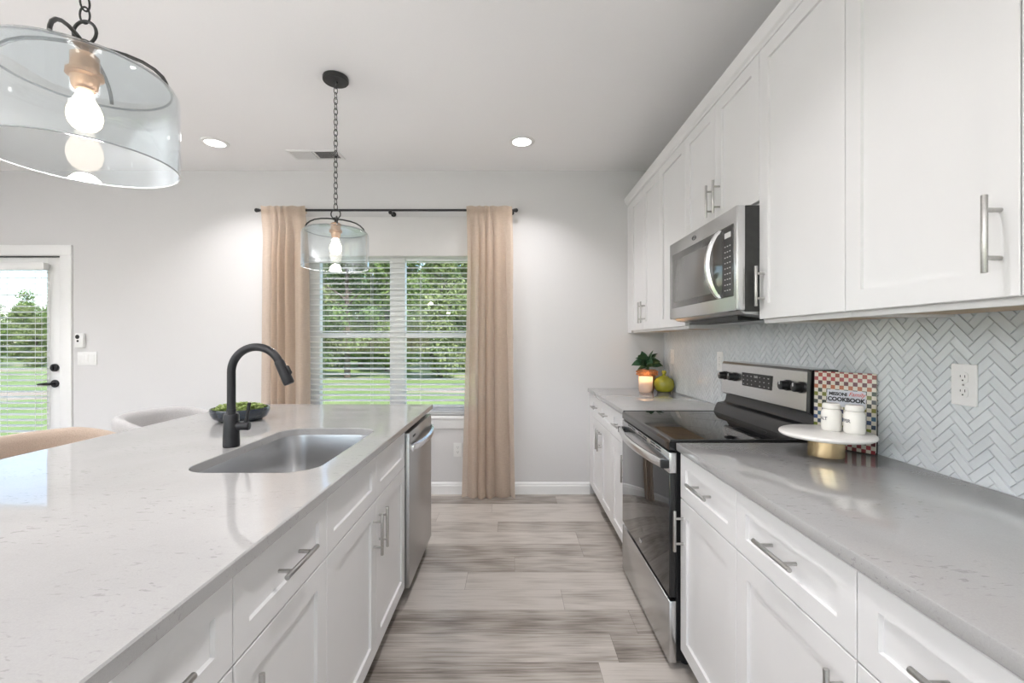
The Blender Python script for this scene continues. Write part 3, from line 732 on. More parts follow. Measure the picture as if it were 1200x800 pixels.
for ky in (2.478, 2.372, 1.918, 1.826):
    k_ = MB(); k_.cyl((1.171, ky, 1.108), (1.160, ky, 1.108), .0235, n=32, bev=.002); k_.cyl((1.162, ky, 1.108), (1.134, ky, 1.108), .0205, .0185, n=32, bev=.003)
    kk = k_.build('knob', 'plastic_black', bk)
    MB().box(1.132, 1.1345, ky-.0015, ky+.0015, 1.112, 1.126).build('pointer', 'grey_print', kk, smooth=0)
b = MB().box(1.1655, 1.174, 2.035, 2.292, 1.072, 1.138, .001).mark('grey_print')
for r in range(3):
    for q in range(7):
        if r == 0 and q == 3: continue
        yy = 2.05+q*.037; zz = 1.081+r*.02; w_ = random.uniform(.006, .013)
        b.box(1.1651, 1.1656, yy, yy+w_, zz, zz+.0035)
ds = b.build('display', 'plastic_black', bk, smooth=0)
text_obj('12:00', .016, 'grey_print', ds, lambda u, v, w: (1.1652-w, 2.163-u, 1.123+v), 'clock_digits')

# ================================================================== MICROWAVE
mw = thing('microwave', 'stainless steel over-the-range microwave under the short wall cabinet', 'microwave', (1.08, 2.165, 1.40))
my0, my1, mz0, mz1 = 1.783, 2.540, 1.416, 1.832; MF = .885
MB().box(.922, 1.285, my0+.004, my1-.004, mz0-.004, mz1, .003).build('body', 'iron', mw)
fr_ = MB().box(MF, .921, my0, my1, mz0, mz1, .006).build('front_frame', 'steel', mw)
MB().box(MF-.0025, MF+.004, 1.806, 2.494, 1.474, 1.765, .001).build('door_glass', 'mwglass', mw)
MB().box(MF-.0035, MF, 1.985, 2.470, 1.505, 1.728, .0005).build('door_window', 'mwwin', mw)
b = MB().box(MF-.0035, MF, 1.812, 1.895, 1.480, 1.758, .0005).mark('grey_print')
for r in range(9):
    for q in range(3):
        b.box(MF-.0040, MF-.0034, 1.824+q*.021, 1.834+q*.021, 1.500+r*.0225, 1.5045+r*.0225)
cp = b.build('keypad', 'plastic_black', mw, smooth=0)
MB().box(MF-.0042, MF-.0034, 1.822, 1.875, 1.716, 1.738).build('clock_display', 'grey_print', cp, smooth=0)
b = MB(); pr = []
for i in range(25):
    t = i/24; z = 1.476+(1.757-1.476)*t; s = math.sin(PI*t)**.75
    x = MF-.012-.050*s; y = 1.914+.004*s; wd = .013
    pr.append([b.bm.verts.new((x+.008, y-wd, z)), b.bm.verts.new((x-.005, y-wd*.7, z)), b.bm.verts.new((x-.008, y, z)), b.bm.verts.new((x-.005, y+wd*.7, z)), b.bm.verts.new((x+.008, y+wd, z))])
for A, B in zip(pr, pr[1:]):
    for i in range(5): b.bm.faces.new((A[i], A[(i+1) % 5], B[(i+1) % 5], B[i]))
b.bm.faces.new(pr[0]); b.bm.faces.new(pr[-1][::-1])
for zz in (1.482, 1.751): b.box(MF-.014, MF-.002, 1.904, 1.924, zz-.009, zz+.009, .002)
b.build('door_handle', 'steel_bright', mw, smooth=50)
b = MB(); b.tube([(MF-.0008, 2.20+.022*math.cos(a), 1.797+.009*math.sin(a)) for a in [2*PI*i/20 for i in range(20)]], .0012, 6, closed=True); b.box(MF-.001, MF+.001, 2.186, 2.214, 1.7955, 1.7985); b.build('maker_badge', 'iron', mw)
b = MB(); b.prism([(.905, mz0), (.925, mz0-.012), (1.10, mz0-.03), (1.284, mz0-.03), (1.284, mz0-.004), (.905, mz0-.0005)], 1, my0+.012, my1-.012); b.build('bottom_plate', 'steel_dw', mw, smooth=25)
b = MB()
for k in range(14): b.box(.95+k*.008, .954+k*.008, my0+.12, my1-.12, mz0-.0335, mz0-.0125)
b.build('grease_filter', 'iron', mw, smooth=0)
for zz in (1.475, 1.53): MB().box(.945, .975, my0+.0025, my0+.006, zz, zz+.006).build('side_vent', 'slot', mw, smooth=0)

# ================================================================== PENDANTS
def pendant(label, x, y):
    t = thing('pendant_light', label, 'pendant light', (x, y, 1.70), 'glass drum pendants over the island')
    b = MB(); b.lathe([(0, CEIL-.001), (.066, CEIL-.001), (.068, CEIL-.006), (.068, CEIL-.022), (.064, CEIL-.027), (.012, CEIL-.028), (.010, CEIL-.036), (0, CEIL-.037)], (x, y, 0), 40); b.build('canopy', 'iron', t)
    # chain
    b = MB(); ztop, zbot = CEIL-.03, 2.018; nl = 24; pit = (ztop-zbot)/nl; h = pit*.5+.0045; wv = .0085
    for k in range(nl):
        zc = ztop-pit*(k+.5); pts = []
        for i in range(20):
            a = 2*PI*i/20; u = wv*math.cos(a); v = h*math.sin(a)
            pts.append((x+(u if k % 2 else u*.35), y+(u*.35 if k % 2 else u), zc+v))
        b.tube(pts, .0021, 6, closed=True)
    b.build('chain', 'iron', t)
    # frame: ring loop, hub, four arms bending down to the shade
    b = MB(); zr = 1.913
    b.tube([(x+.026*math.cos(a), y, 1.993+.026*math.sin(a)) for a in [2*PI*i/28 for i in range(28)]], .0034, 8, closed=True)
    b.cyl((x, y, 1.972), (x, y, 1.925), .0075, n=16); b.cyl((x, y, 1.972), (x, y, 1.960), .016, n=20, bev=.002)
    for k in range(4):
        a = math.radians(24)+k*PI/2; ca, sa = math.cos(a), math.sin(a)
        prof = [(.004, 1.966), (.04, 1.965), (.075, 1.961), (.105, 1.953), (.128, 1.941), (.144, 1.926), (.151, 1.912), (.152, 1.904)]
        b.tube([(x+r*ca, y+r*sa, z) for r, z in prof], .0042, 8)
    b.build('frame', 'iron', t)
    R0 = .176; zt = 1.902; zb_ = 1.70
    prof = [(.022, zt), (.10, zt), (.146, zt-.001), (.162, zt-.004), (.172, zt-.013), (R0, zt-.028), (R0, zb_+.01), (R0, zb_), (R0-.0035, zb_), (R0-.0035, zb_+.01), (R0-.0035, zt-.029), (.169, zt-.0155), (.160, zt-.0075), (.146, zt-.0045), (.10, zt-.0035), (.022, zt-.0035)]
    MB().lathe(prof, (x, y, 0), 72, closed=True).build('glass_shade', 'shade', t, smooth=50)
    gs = [o for o in t.children if o.name.startswith('glass_shade')][0]
    MB().tube([(x+(R0-.0018)*math.cos(a), y+(R0-.0018)*math.sin(a), zb_) for a in [2*PI*i/72 for i in range(72)]], .0017, 8, closed=True).build('rim', 'glassedge', gs)
    MB().tube([(x+.030*math.cos(a), y+.030*math.sin(a), zt-.002) for a in [2*PI*i/32 for i in range(32)]], .0028, 8, closed=True).build('collar', 'glassedge', gs)
    MB().tube([(x+.158*math.cos(a), y+.158*math.sin(a), zt-.004) for a in [2*PI*i/72 for i in range(72)]], .0028, 8, closed=True).build('shoulder_seam', 'shade_seam', gs)
    b = MB(); b.lathe([(0, 1.945), (.018, 1.945), (.026, 1.940), (.026, 1.905), (.033, 1.903), (.034, 1.893), (.026, 1.889), (.023, 1.868), (.018, 1.862), (0, 1.862)], (x, y, 0), 28); b.build('socket', 'socket', t)
    b = MB(); bp = [(0, 1.768), (.012, 1.7695), (.023, 1.775), (.031, 1.786), (.0345, 1.801), (.033, 1.816), (.027, 1.831), (.019, 1.845), (.0155, 1.862)]
    b.lathe(bp, (x, y, 0), 28); bl = b.build('bulb', 'bulbglass', t)
    b = MB(); b.lathe([(r*.93, 1.805+(z-1.805)*.95) for r, z in bp]+[(0, 1.859)], (x, y, 0), 28); b.build('glow', 'filament', bl)
    d = bpy.data.lights.new('pendant_glow', 'POINT'); d.energy = PENDANT_POWER; d.color = (1, .92, .87); d.shadow_soft_size = .03
    lo = bpy.data.objects.new('pendant_glow', d); COL.objects.link(lo); lo.location = (x, y, 1.735)
    return t
M['socket'] = simple('glow_tinted_socket', (.46, .30, .20), .4, .7, var=.1)  # tan from the bulb's glow is put into the socket's base colour
pendant('clear glass drum pendant nearest the camera, at the top left', -.969, 1.026)
pendant('clear glass drum pendant hanging in front of the curtained window', -.969, 2.486)

# ================================================================== CEILING FIXTURES
def can(label, x, y, group='recessed ceiling lights'):
    t = thing('recessed_light', label, 'ceiling light', (x, y, CEIL-.012), group)
    MB().lathe([(.068, CEIL-.001), (.093, CEIL-.001), (.094, CEIL-.004), (.088, CEIL-.008), (.072, CEIL-.010), (.068, CEIL-.008)], (x, y, 0), 48, closed=True).build('trim_ring', 'trim', t)
    MB().lathe([(0, CEIL-.0065), (.05, CEIL-.0065), (.0685, CEIL-.005), (.0685, CEIL-.002), (0, CEIL-.002)], (x, y, 0), 40).build('lens', 'lens', t)
    d = bpy.data.lights.new('can_light', 'AREA'); d.shape = 'DISK'; d.size = .13; d.energy = CAN_POWER; d.color = (1, .975, .985); d.spread = math.radians(115)
    o = bpy.data.objects.new('can_light', d); COL.objects.link(o); o.location = (x, y, CEIL-.013)
can('round recessed ceiling light straight above the aisle, right of the window', .071, 3.28)
can('round recessed ceiling light left of the far pendant, above the patio door side', -2.167, 3.30)
for x in (.071, -2.167):
    for y in (1.2, -.9, -3.0): can('round white recessed ceiling light in the room behind the camera', x, y)
for y in (2.3, .2, -1.9): can('round white recessed ceiling light in the room behind the camera', -4.4, y)
vt = thing('ceiling_vent', 'white louvred air vent in the ceiling behind the far pendant chain', 'vent', (-1.52, 3.51, CEIL-.01))
vx0, vx1, vy0, vy1 = -1.715, -1.325, 3.425, 3.60
b = MB(); zt_ = CEIL-.0005
for (xa, xb, ya, yb) in ((vx0, vx1, vy0, vy0+.02), (vx0, vx1, vy1-.02, vy1), (vx0, vx0+.02, vy0+.02, vy1-.02), (vx1-.02, vx1, vy0+.02, vy1-.02), (-1.525, -1.515, vy0+.02, vy1-.02)): b.box(xa, xb, ya, yb, zt_-.008, zt_)
b.build('vent_frame', 'trim', vt, smooth=0)
MB().box(vx0+.015, vx1-.015, vy0+.015, vy1-.015, zt_-.0012, zt_).build('duct_backing', 'slot', vt, smooth=0)
b = MB()
for k in range(15):
    for x0_, s in ((vx0+.022, -1), (-1.513, 1)):
        xx = x0_+k*.0112
        b.prism([(xx, zt_-.0015), (xx+.0016, zt_-.0015), (xx+.0016+s*.0085, zt_-.009), (xx+s*.0085, zt_-.009)], 1, vy0+.02, vy1-.02)
b.build('louvre', 'trim', vt, smooth=0)

# ================================================================== WINDOW DRESSING
RZ, RY = 2.383, YW-.085
rd = thing('curtain_rod', 'black curtain rod spanning the window top', 'curtain rod', (-1.02, RY, RZ))
MB().cyl((-2.10, RY, RZ), (.012, RY, RZ), .0095, n=16).build('rod', 'black', rd)
b = MB(); b.cyl((-1.005, YW-.0005, RZ-.012), (-1.005, YW-.006, RZ-.012), .022, n=24); b.cyl((-1.005, YW-.004, RZ-.016), (-1.005, RY-.012, RZ-.016), .006, n=12); b.ball((-1.005, RY-.02, RZ-.024), .0165, sub=3); b.build('bracket', 'black', rd)
for xx, s in ((-2.10, -1), (.012, 1)):
    b = MB(); b.cyl((xx, RY, RZ), (xx+s*.012, RY, RZ), .014, n=20, bev=.003); b.ball((xx+s*.022, RY, RZ), .017, sub=3); b.build('finial', 'black', rd)
for xx in (-2.085, .0):
    b = MB(); b.cyl((xx, YW-.0005, RZ), (xx, RY, RZ), .006, n=12); b.cyl((xx, YW-.0005, RZ), (xx, YW-.006, RZ), .018, n=20); b.build('bracket', 'black', rd)
def curtain(label, xt0, xt1, xb0, xb1, seed):
    rnd = random.Random(seed); nx, nz = 150, 44; zt, zb = 2.408, .006
    b = MB(); bm = b.bm; ph = [rnd.uniform(0, 6) for _ in range(5)]; rows = []
    for j in range(nz+1):
        v = j/nz; z = zt+(zb-zt)*v; row = []
        s = min(1, v*6); open_ = .35+.65*s
        for i in range(nx+1):
            u = i/nx; up = u+.028*math.sin(7*u+ph[0])+.012*math.sin(2*v+9*u+ph[1]); up = (up-(.028*math.sin(ph[0])))
            x0 = xt0+(xb0-xt0)*v**1.5; x1 = xt1+(xb1-xt1)*v**1.5
            a = 2*PI*5.2*(u+.05*math.sin(7.5*u+ph[1]))+ph[2]+.45*math.sin(2.0*v+ph[3])+.5*math.sin(3.1*u+1.6*v)
            amp = .056*open_*(.68+.32*math.sin(9*u+ph[4]+1.2*v))
            y = amp*(math.sin(a)+.22*math.sin(2*a+1))
            # the hanging header follows the rod pocket
            hf = max(0.0, 1-v/.10); y = y*(1-.75*hf)-.030*hf
            x = x0+(x1-x0)*u+.021*math.cos(a)*s
            row.append(bm.verts.new((x, RY-.006+y, z+(.004*math.sin(a*1.0) if j == 0 else 0))))
        rows.append(row)
    for A, B in zip(rows, rows[1:]):
        for i in range(nx): bm.faces.new((A[i], A[i+1], B[i+1], B[i]))
    t = thing('curtain', label, 'curtain', ((xt0+xt1)/2, RY, 0), 'linen curtain panels at the window')
    b.build('fabric', 'curtain', t, smooth=80)
    b = MB(); rows = []
    for z in (2.405, 2.365, 2.357):     # stitched pocket band behind
        rows.append([b.bm.verts.new((xt0+.004+(xt1-xt0-.008)*i/40, RY+.017+.003*math.sin(i*.9), z)) for i in range(41)])
    for A, B in zip(rows, rows[1:]):
        for i in range(40): b.bm.faces.new((A[i], A[i+1], B[i+1], B[i]))
    b.build('rod_pocket', 'curtain', t, smooth=80)
curtain('beige sheer linen curtain hanging left of the window, behind the faucet', -2.07, -1.705, -2.085, -1.70, 3)
curtain('beige sheer linen curtain hanging right of the window down to the floor', -.375, .0, -.425, .035, 11)
tag(MB().box(-1.80, -.36, YW-.026, YW-.0005, 2.014, 2.345, .003).build('roman_shade', 'roller'), 'white fabric shade gathered across the top of the window', 'window shade')
def blind(label, x0, x1, yc, z0, z1, pitch, wslat, tilt, head=.045, tape=True, parts=4):
    t = thing('window_blind', label, 'blind', ((x0+x1)/2, yc, z0), 'white slatted blinds')
    MB().box(x0, x1, yc-.024, yc+.024, z1-head, z1, .003).build('headrail', 'trim', t)
    b = MB(); z = z0+.03; th = .0052; ct, st_ = math.cos(tilt), math.sin(tilt)
    while z < z1-head-.012:
        pts = []
        for k in range(7):
            d = (k/6-.5)*wslat; cz = .0022*(1-(2*d/wslat)**2)
            pts.append((d, cz))
        poly = [(yc+d*ct-(c+th/2)*st_, z+d*st_+(c+th/2)*ct) for d, c in pts] + [(yc+d*ct-(c-th/2)*st_, z+d*st_+(c-th/2)*ct) for d, c in pts[::-1]]
        b.prism(poly, 0, x0+.004, x1-.004); z += pitch
    b.build('slats', 'slat', t, smooth=30)
    MB().box(x0+.003, x1-.003, yc-.024, yc+.024, z0, z0+.018, .003).build('bottom_rail', 'slat', t)
    b = MB()
    for k in range(parts):
        xx = x0+(x1-x0)*(.09+.82*k/(parts-1))
        for dy in (-.026, .026): b.cyl((xx, yc+dy, z0+.01), (xx, yc+dy, z1-head), .0011, n=6)
    b.build('ladder_cord', 'trim', t)
blind('wide white slatted blind across the double window behind the curtains', WIN[0]+.008, WIN[1]-.008, YW+.032, WIN[2]+.004, WIN[3]-.003, .0453, .052, math.radians(8))
blind('white slatted blind mounted over the patio door glass', gx0-.045, gx1+.030, YW-.034, .22, 1.955, .0478, .050, math.radians(8), .062, parts=3)

# ================================================================== WALL PLATES
def outlet(label, yc, zc, x=XR-.009):
    t = thing('wall_outlet', label, 'outlet', (x, yc, zc-.06), 'outlets on the tiled wall')
    MB().box(x-.006, x, yc-.037, yc+.037, zc-.059, zc+.059, .0028, 3).build('cover_plate', 'plastic_white', t)
    b = MB()
    for s in (-.0205, .0205):
        pts = []
        for i in range(24):
            a = 2*PI*i/24; pts.append((yc+.0175*max(-.8, min(.8, math.cos(a)))*1.05, zc+s+.0165*math.sin(a)))
        b.prism(pts, 0, x-.0078, x-.003)
    b.mark('slot')
    for s in (-.0205, .0205):
        for d, h in ((-.0065, .0075), (.0065, .006)): b.box(x-.0082, x-.0072, yc+d-.0009, yc+d+.0009, zc+s+.004-h/2, zc+s+.004+h/2)
        b.cyl((x-.0082, yc, zc+s-.0075), (x-.0072, yc, zc+s-.0075), .0022, n=12)
    b.build('receptacle', 'plastic_white', t, smooth=30)
    b = MB(); b.cyl((x-.0072, yc, zc), (x-.0058, yc, zc), .003, n=14); b.build('screw', 'nickel', t)
outlet('white duplex wall outlet on the tile right of the cookbook', 1.283, 1.17)
outlet('white wall outlet on the tile partly hidden by the range control panel', 2.79, 1.17)
outlet('white wall outlet on the tile above the green jar in the far corner', 3.62, 1.17)
def back_plate(name, label, cat, x, z, w_, h_, kind):
    t = thing(name, label, cat, (x, YW-.003, z-h_/2))
    pl = MB().box(x-w_/2, x+w_/2, YW-.007, YW-.0005, z-h_/2, z+h_/2, .0025).build('cover_plate', 'plastic_white', t)
    if kind == 'toggle':
        for k in (-1, 0, 1):
            MB().box(x+k*.046-.016, x+k*.046+.016, YW-.0095, YW-.006, z-.033, z+.033, .0015).build('rocker', 'plastic_white', t)
    if kind == 'outlet':
        b = MB()
        for s in (-.02, .02): b.cyl((x, YW-.0085, z+s), (x, YW-.006, z+s), .0165, n=24)
        b.mark('slot')
        for s in (-.02, .02):
            for d in (-.0065, .0065): b.box(x+d-.001, x+d+.001, YW-.009, YW-.008, z+s, z+s+.008)
            b.cyl((x, YW-.009, z+s-.007), (x, YW-.008, z+s-.007), .0022, n=12)
        b.build('receptacle', 'plastic_white', t)
    return t
back_plate('light_switch', 'white triple rocker switch plate beside the patio door', 'switch', -3.605, 1.15, .165, .112, 'toggle')
back_plate('wall_outlet', 'white wall outlet low under the window, left of the right curtain', 'outlet', -.46, .375, .072, .115, 'outlet')
kp = thing('alarm_sensor', 'small white wall sensor with dark round eye above the switch plate', 'sensor', (-3.655, YW-.01, 1.25))
MB().box(-3.69, -3.62, YW-.026, YW-.0005, 1.243, 1.362, .005).build('housing', 'plastic_white', kp)
b = MB(); b.cyl((-3.668, YW-.027, 1.332), (-3.668, YW-.025, 1.332), .018, n=24); b.build('sensor_eye', 'iron', kp)
b = MB(); b.cyl((-3.665, YW-.0275, 1.297), (-3.665, YW-.025, 1.297), .009, n=16); b.build('button', 'iron', kp)

# ================================================================== THINGS ON THE RIGHT COUNTER
cs = thing('cake_stand', 'white marble cake stand on a brass foot, on the near counter', 'cake stand', (1.092, 1.572, CT))
b = MB(); b.lathe([(0, 0), (.051, 0), (.055, .002), (.055, .066), (.051, .068), (0, .068)], (1.092, 1.572, CT), 56); b.build('foot', 'brass', cs)
b = MB(); b.lathe([(0, .068), (.137, .068), (.142, .071), (.144, .076), (.142, .081), (.137, .084), (0, .084)], (1.092, 1.572, CT), 72); b.build('plate', 'marble', cs)
def shaker_jar(word, label, x, y, a0):
    z0 = CT+.084; t = thing('shaker_jar', label, 'shaker', (x, y, z0), 'ceramic shaker jars')
    b = MB(); b.lathe([(0, 0), (.027, 0), (.0300, .003), (.031, .012), (.031, .060), (.0295, .068), (.0260, .073), (.0245, .076)], (x, y, z0), 40)
    b.lathe([(.0245, .076), (.0, .076)], (x, y, z0), 40); bd = b.build('jar', 'ceramic', t, smooth=40)
    b = MB(); b.lathe([(.0245, .0762), (.0272, .078), (.0278, .084), (.0268, .092), (.023, .096), (0, .097)], (x, y, z0), 40); b.build('lid', 'ceramic', t, smooth=40)
    rr = .0312
    text_obj(word, .0155, 'grey_ink', bd, lambda u, v, w: (x+(rr+w)*math.cos(a0+u/rr), y+(rr+w)*math.sin(a0+u/rr), z0+.043+v), 'lettering', bold=.0004, depth=.0002)
M['grey_ink'] = simple('grey_ink', (.16, .16, .18), .6, var=.05)
shaker_jar('SALT', 'cream ceramic jar lettered SALT, left one on the cake stand', 1.124, 1.592, PI+.02)
shaker_jar('PEPPER', 'cream ceramic jar lettered PEPPER, right one on the cake stand', 1.164, 1.537, PI-.22)

def cover_mat():
    m, nt, p = new_mat('checkered_book_cover'); setp(p, rough=.35)
    tc = node(nt, 'ShaderNodeTexCoord'); s = node(nt, 'ShaderNodeSeparateXYZ'); nt.links.new(tc.outputs['Object'], s.inputs[0])
    cell = .203/14
    cx = math_n(nt, 'FLOOR', math_n(nt, 'DIVIDE', math_n(nt, 'ADD', s.outputs[0], 1.0), cell)); cz = math_n(nt, 'FLOOR', math_n(nt, 'DIVIDE', math_n(nt, 'ADD', s.outputs[2], .002), cell*1.01))
    par = math_n(nt, 'MODULO', math_n(nt, 'ADD', cx, cz), 2.0)
    rows = [(.30, .04, .05), (.38, .06, .07), (.10, .02, .025), (.30, .05, .045), (.06, .09, .03), (.16, .20, .03), (.03, .05, .10), (.04, .07, .17), (.05, .13, .22), (.06, .06, .13),
            (.20, .19, .03), (.05, .06, .05), (.07, .07, .08), (.18, .19, .03), (.04, .06, .04), (.40, .12, .05), (.13, .03, .04), (.42, .07, .08), (.33, .06, .04), (.28, .045, .045)]
    stops = [(i/20.0, c) for i, c in enumerate(rows)]
    c = ramp(nt, math_n(nt, 'DIVIDE', math_n(nt, 'ADD', cz, .5), 20.0), stops, 'CONSTANT')
    wn = node(nt, 'ShaderNodeTexWhiteNoise', noise_dimensions='2D'); cb = node(nt, 'ShaderNodeCombineXYZ'); nt.links.new(cx, cb.inputs[0]); nt.links.new(cz, cb.inputs[1]); nt.links.new(cb.outputs[0], wn.inputs['Vector'])
    c = mixc(nt, math_n(nt, 'MULTIPLY', wn.outputs['Value'], .28), c, (.08, .10, .08))
    c = mixc(nt, math_n(nt, 'GREATER_THAN', par, .5), (.62, .58, .49), c)
    nt.links.new(c, p.inputs['Base Color']); return m
M['cover'] = cover_mat()
bk_ = thing('cookbook', 'checkered hardcover cookbook leaning upright behind the cake stand', 'book', (0, 0, 0))
W2, BH, BT = .1005, .282, .020        # half width, height, thickness; front cover faces local -Y
MB().box(-W2+.004, W2-.004, .0025, BT-.0025, .003, BH-.003).build('pages', 'paper', bk_, smooth=0)
fc_ = MB().box(-W2, W2, 0, .0025, 0, BH, .0006).build('front_cover', 'cover', bk_)
MB().box(-W2, W2, BT-.0025, BT, 0, BH, .0006).build('back_cover', 'bookdark', bk_)
MB().box(-W2-.001, -W2+.0015, 0, BT, 0, BH, .0006).build('spine', 'bookdark', bk_)
tp_ = MB().box(-W2+.046, W2-.030, -.0006, .001, BH-.128, BH-.067).build('title_panel', 'whitelabel', fc_, smooth=0)
tcx = .008
text_obj('MISSONI', .0165, 'ink', tp_, lambda u, v, w: (tcx-.026+u, -.0008-w, BH-.082+v), bold=.0006, spacing=.95)
text_obj('Family', .020, 'redink', tp_, lambda u, v, w: (tcx+.034+u, -.0008-w, BH-.0795+v), shear=.35, bold=.0001)
text_obj('COOKBOOK', .0205, 'ink', tp_, lambda u, v, w: (tcx+u, -.0008-w, BH-.1015+v), bold=.0009)
# stands across the corner between range and wall, leaning back a little
ang = math.atan2(1.612-1.757, 1.270-1.165)
place(bk_, (1.217, 1.665, CT+.0005), (math.radians(-2), 0, math.radians(-60)))

# ---- far corner: candle, plant, green jar
cd = thing('candle', 'lit candle in a frosted blush glass in front of the potted plant', 'candle', (1.05, 3.55, CT))
b = MB(); b.lathe([(0, 0), (.046, 0), (.052, .004), (.053, .02), (.053, .118), (.0505, .12), (.048, .118), (.048, .012), (0, .010)], (1.05, 3.55, CT), 40); b.build('glass', 'candleglass', cd)
b = MB(); b.lathe([(0, .0105), (.047, .0125), (.0472, .078), (0, .076)], (1.05, 3.55, CT), 32); b.build('wax', 'wax', cd)
b = MB(); b.tube([(1.05, 3.55, CT+.076), (1.05, 3.55, CT+.089)], .001, 6); b.build('wick', 'ink', cd)
b = MB(); b.lathe([(0, .085), (.004, .088), (.0058, .094), (.004, .105), (.0015, .114), (0, .117)], (1.05, 3.55, CT), 14); b.build('flame', 'flame', cd)
d = bpy.data.lights.new('candle_glow', 'POINT'); d.energy = .35; d.color = (1, .6, .28); d.shadow_soft_size = .012
lo = bpy.data.objects.new('candle_glow', d); COL.objects.link(lo); lo.location = (1.05, 3.55, CT+.105)
px_, py_ = 1.105, 3.70
pt = thing('potted_plant', 'small dark green houseplant in a beaded terracotta pot', 'plant', (px_, py_, CT))
b = MB(); b.lathe([(0, 0), (.050, 0), (.054, .004), (.062, .09), (.066, .118), (.074, .122), (.077, .135), (.077, .158), (.073, .166), (.066, .164), (.064, .145), (0, .143)], (px_, py_, CT), 44)
pot = b.build('pot', 'terracotta', pt)
b = MB()
for k in range(26):
    a = 2*PI*k/26
    for zz, r in ((.130, .079), (.150, .080)): b.ball((px_+r*math.cos(a), py_+r*math.sin(a), CT+zz), .0095, sub=1)
b.build('bead_trim', 'terracotta', pot)
b = MB(); b.lathe([(.0635, .149), (.03, .153), (0, .154)], (px_, py_, CT), 24); b.build('soil', 'soil', pt)
def leaf(b, base, direction, L, Wd, droop, curl=.25, roll=0):
    d = Vector(direction).normalized(); up = Vector((0, 0, 1)); sd = d.cross(up); sd = sd.normalized() if sd.length > .01 else Vector((1, 0, 0))
    sd = Matrix.Rotation(roll, 3, d) @ sd
    rows = []; n = 8; pos = Vector(base); dd = d.copy()
    for i in range(n+1):
        t = i/n; wv = Wd*math.sin(PI*min(1, t*.93+.07)**.8)*(1 if t < .98 else .05)
        nrm = sd.cross(dd).normalized()
        rows.append([pos-sd*wv+nrm*wv*curl, pos, pos+sd*wv+nrm*wv*curl]); pos = pos+dd*(L/n); dd = (dd+Vector((0, 0, -droop/n))).normalized()
    vs = [[b.bm.verts.new(q) for q in r] for r in rows]
    for A, B in zip(vs, vs[1:]):
        for k in range(2): b.bm.faces.new((A[k], A[k+1], B[k+1], B[k]))
rl = random.Random(5); b = MB(); sb = MB()
tops = [(-1, -.2, .35), (-.9, -.5, .1), (-.6, -.8, .5), (-.3, -.9, .2), (.1, -1, .4), (.5, -.8, .3), (.9, -.3, .15), (1, -.1, .4), (.6, .3, 1.3), (-.2, -.2, 1.6), (.25, -.2, 1.9), (-.7, .1, .9), (.3, -.6, .9), (-.5, -.5, 1.0), (.8, -.6, .6), (-1, .1, .15), (.05, -.7, .15), (.5, .1, 1.2)]
for k, (dx, dy, dz) in enumerate(tops):
    d = Vector((dx, dy, dz)).normalized(); st0 = Vector((px_+rl.uniform(-.015, .015), py_+rl.uniform(-.015, .015), CT+.15)); hh = rl.uniform(.03, .065)
    e = st0+Vector((d.x*.03, d.y*.02, hh+max(0, d.z)*.03)); sb.tube([st0, (st0+e)/2+Vector((0, 0, .006)), e], .0017, 6)
    leaf(b, e, (d.x, d.y*.6, d.z*.6+.15), rl.uniform(.085, .12), rl.uniform(.026, .034), rl.uniform(.7, 1.3), .2, rl.choice((-1, 1))*rl.uniform(.5, 1.25))
sb.build('stems', 'stem', pt); lf = b.build('foliage', 'leaf_pot', pt, recalc=False)
gj = thing('lidded_jar', 'glossy olive green squat jar with knobbed lid, against the tile in the corner', 'jar', (1.207, 3.585, CT))
b = MB(); gp = [(0, 0), (.050, 0), (.057, .003), (.071, .018), (.078, .040), (.079, .062), (.075, .084), (.064, .102), (.050, .111), (.040, .113)]
b.lathe(gp, (1.205, 3.585, CT), 44); b.build('body', 'greenpot', gj)
b = MB(); b.lathe([(.042, .112), (.040, .117), (.026, .123), (.014, .127), (.011, .134), (.014, .142), (.019, .150), (.018, .160), (.010, .167), (0, .169)], (1.205, 3.585, CT), 36); b.build('lid', 'greenpot', gj)

# ================================================================== ISLAND BOWL
BX, BY = -1.372, 2.285
bw = tag(MB().lathe([(0, 0), (.070, 0), (.098, .004), (.119, .016), (.130, .036), (.134, .058), (.131, .064), (.126, .063), (.122, .050), (.112, .030), (.09, .016), (.06, .011), (0, .010)], (BX, BY, CT), 64).build('bowl', 'bowl', smooth=50),
         'shallow charcoal blue bowl on the island behind the faucet', 'bowl')
b = MB(); rb = random.Random(9)
for k in range(260):
    r = .113*math.sqrt(rb.random()); a = rb.uniform(0, 2*PI); z = CT+.050+.024*(1-(r/.12)**2)+rb.uniform(-.004, .006)
    c0 = Vector((BX+r*math.cos(a), BY+r*math.sin(a), z))
    for q in range(5):
        aa = rb.uniform(0, 2*PI); leaf(b, c0, (math.cos(aa), math.sin(aa), rb.uniform(.4, 1.4)), rb.uniform(.014, .024), rb.uniform(.005, .008), .8)
b.lathe([(0, CT+.060), (.05, CT+.058), (.09, CT+.052), (.1205, CT+.0485), (.115, CT+.046), (0, CT+.044)], (BX, BY, 0), 40)
gm = b.build('succulents', 'succulent', recalc=False, smooth=0); tag(gm, 'pale green leafy succulents filling the charcoal bowl', 'plant'); gm['kind'] = 'stuff'

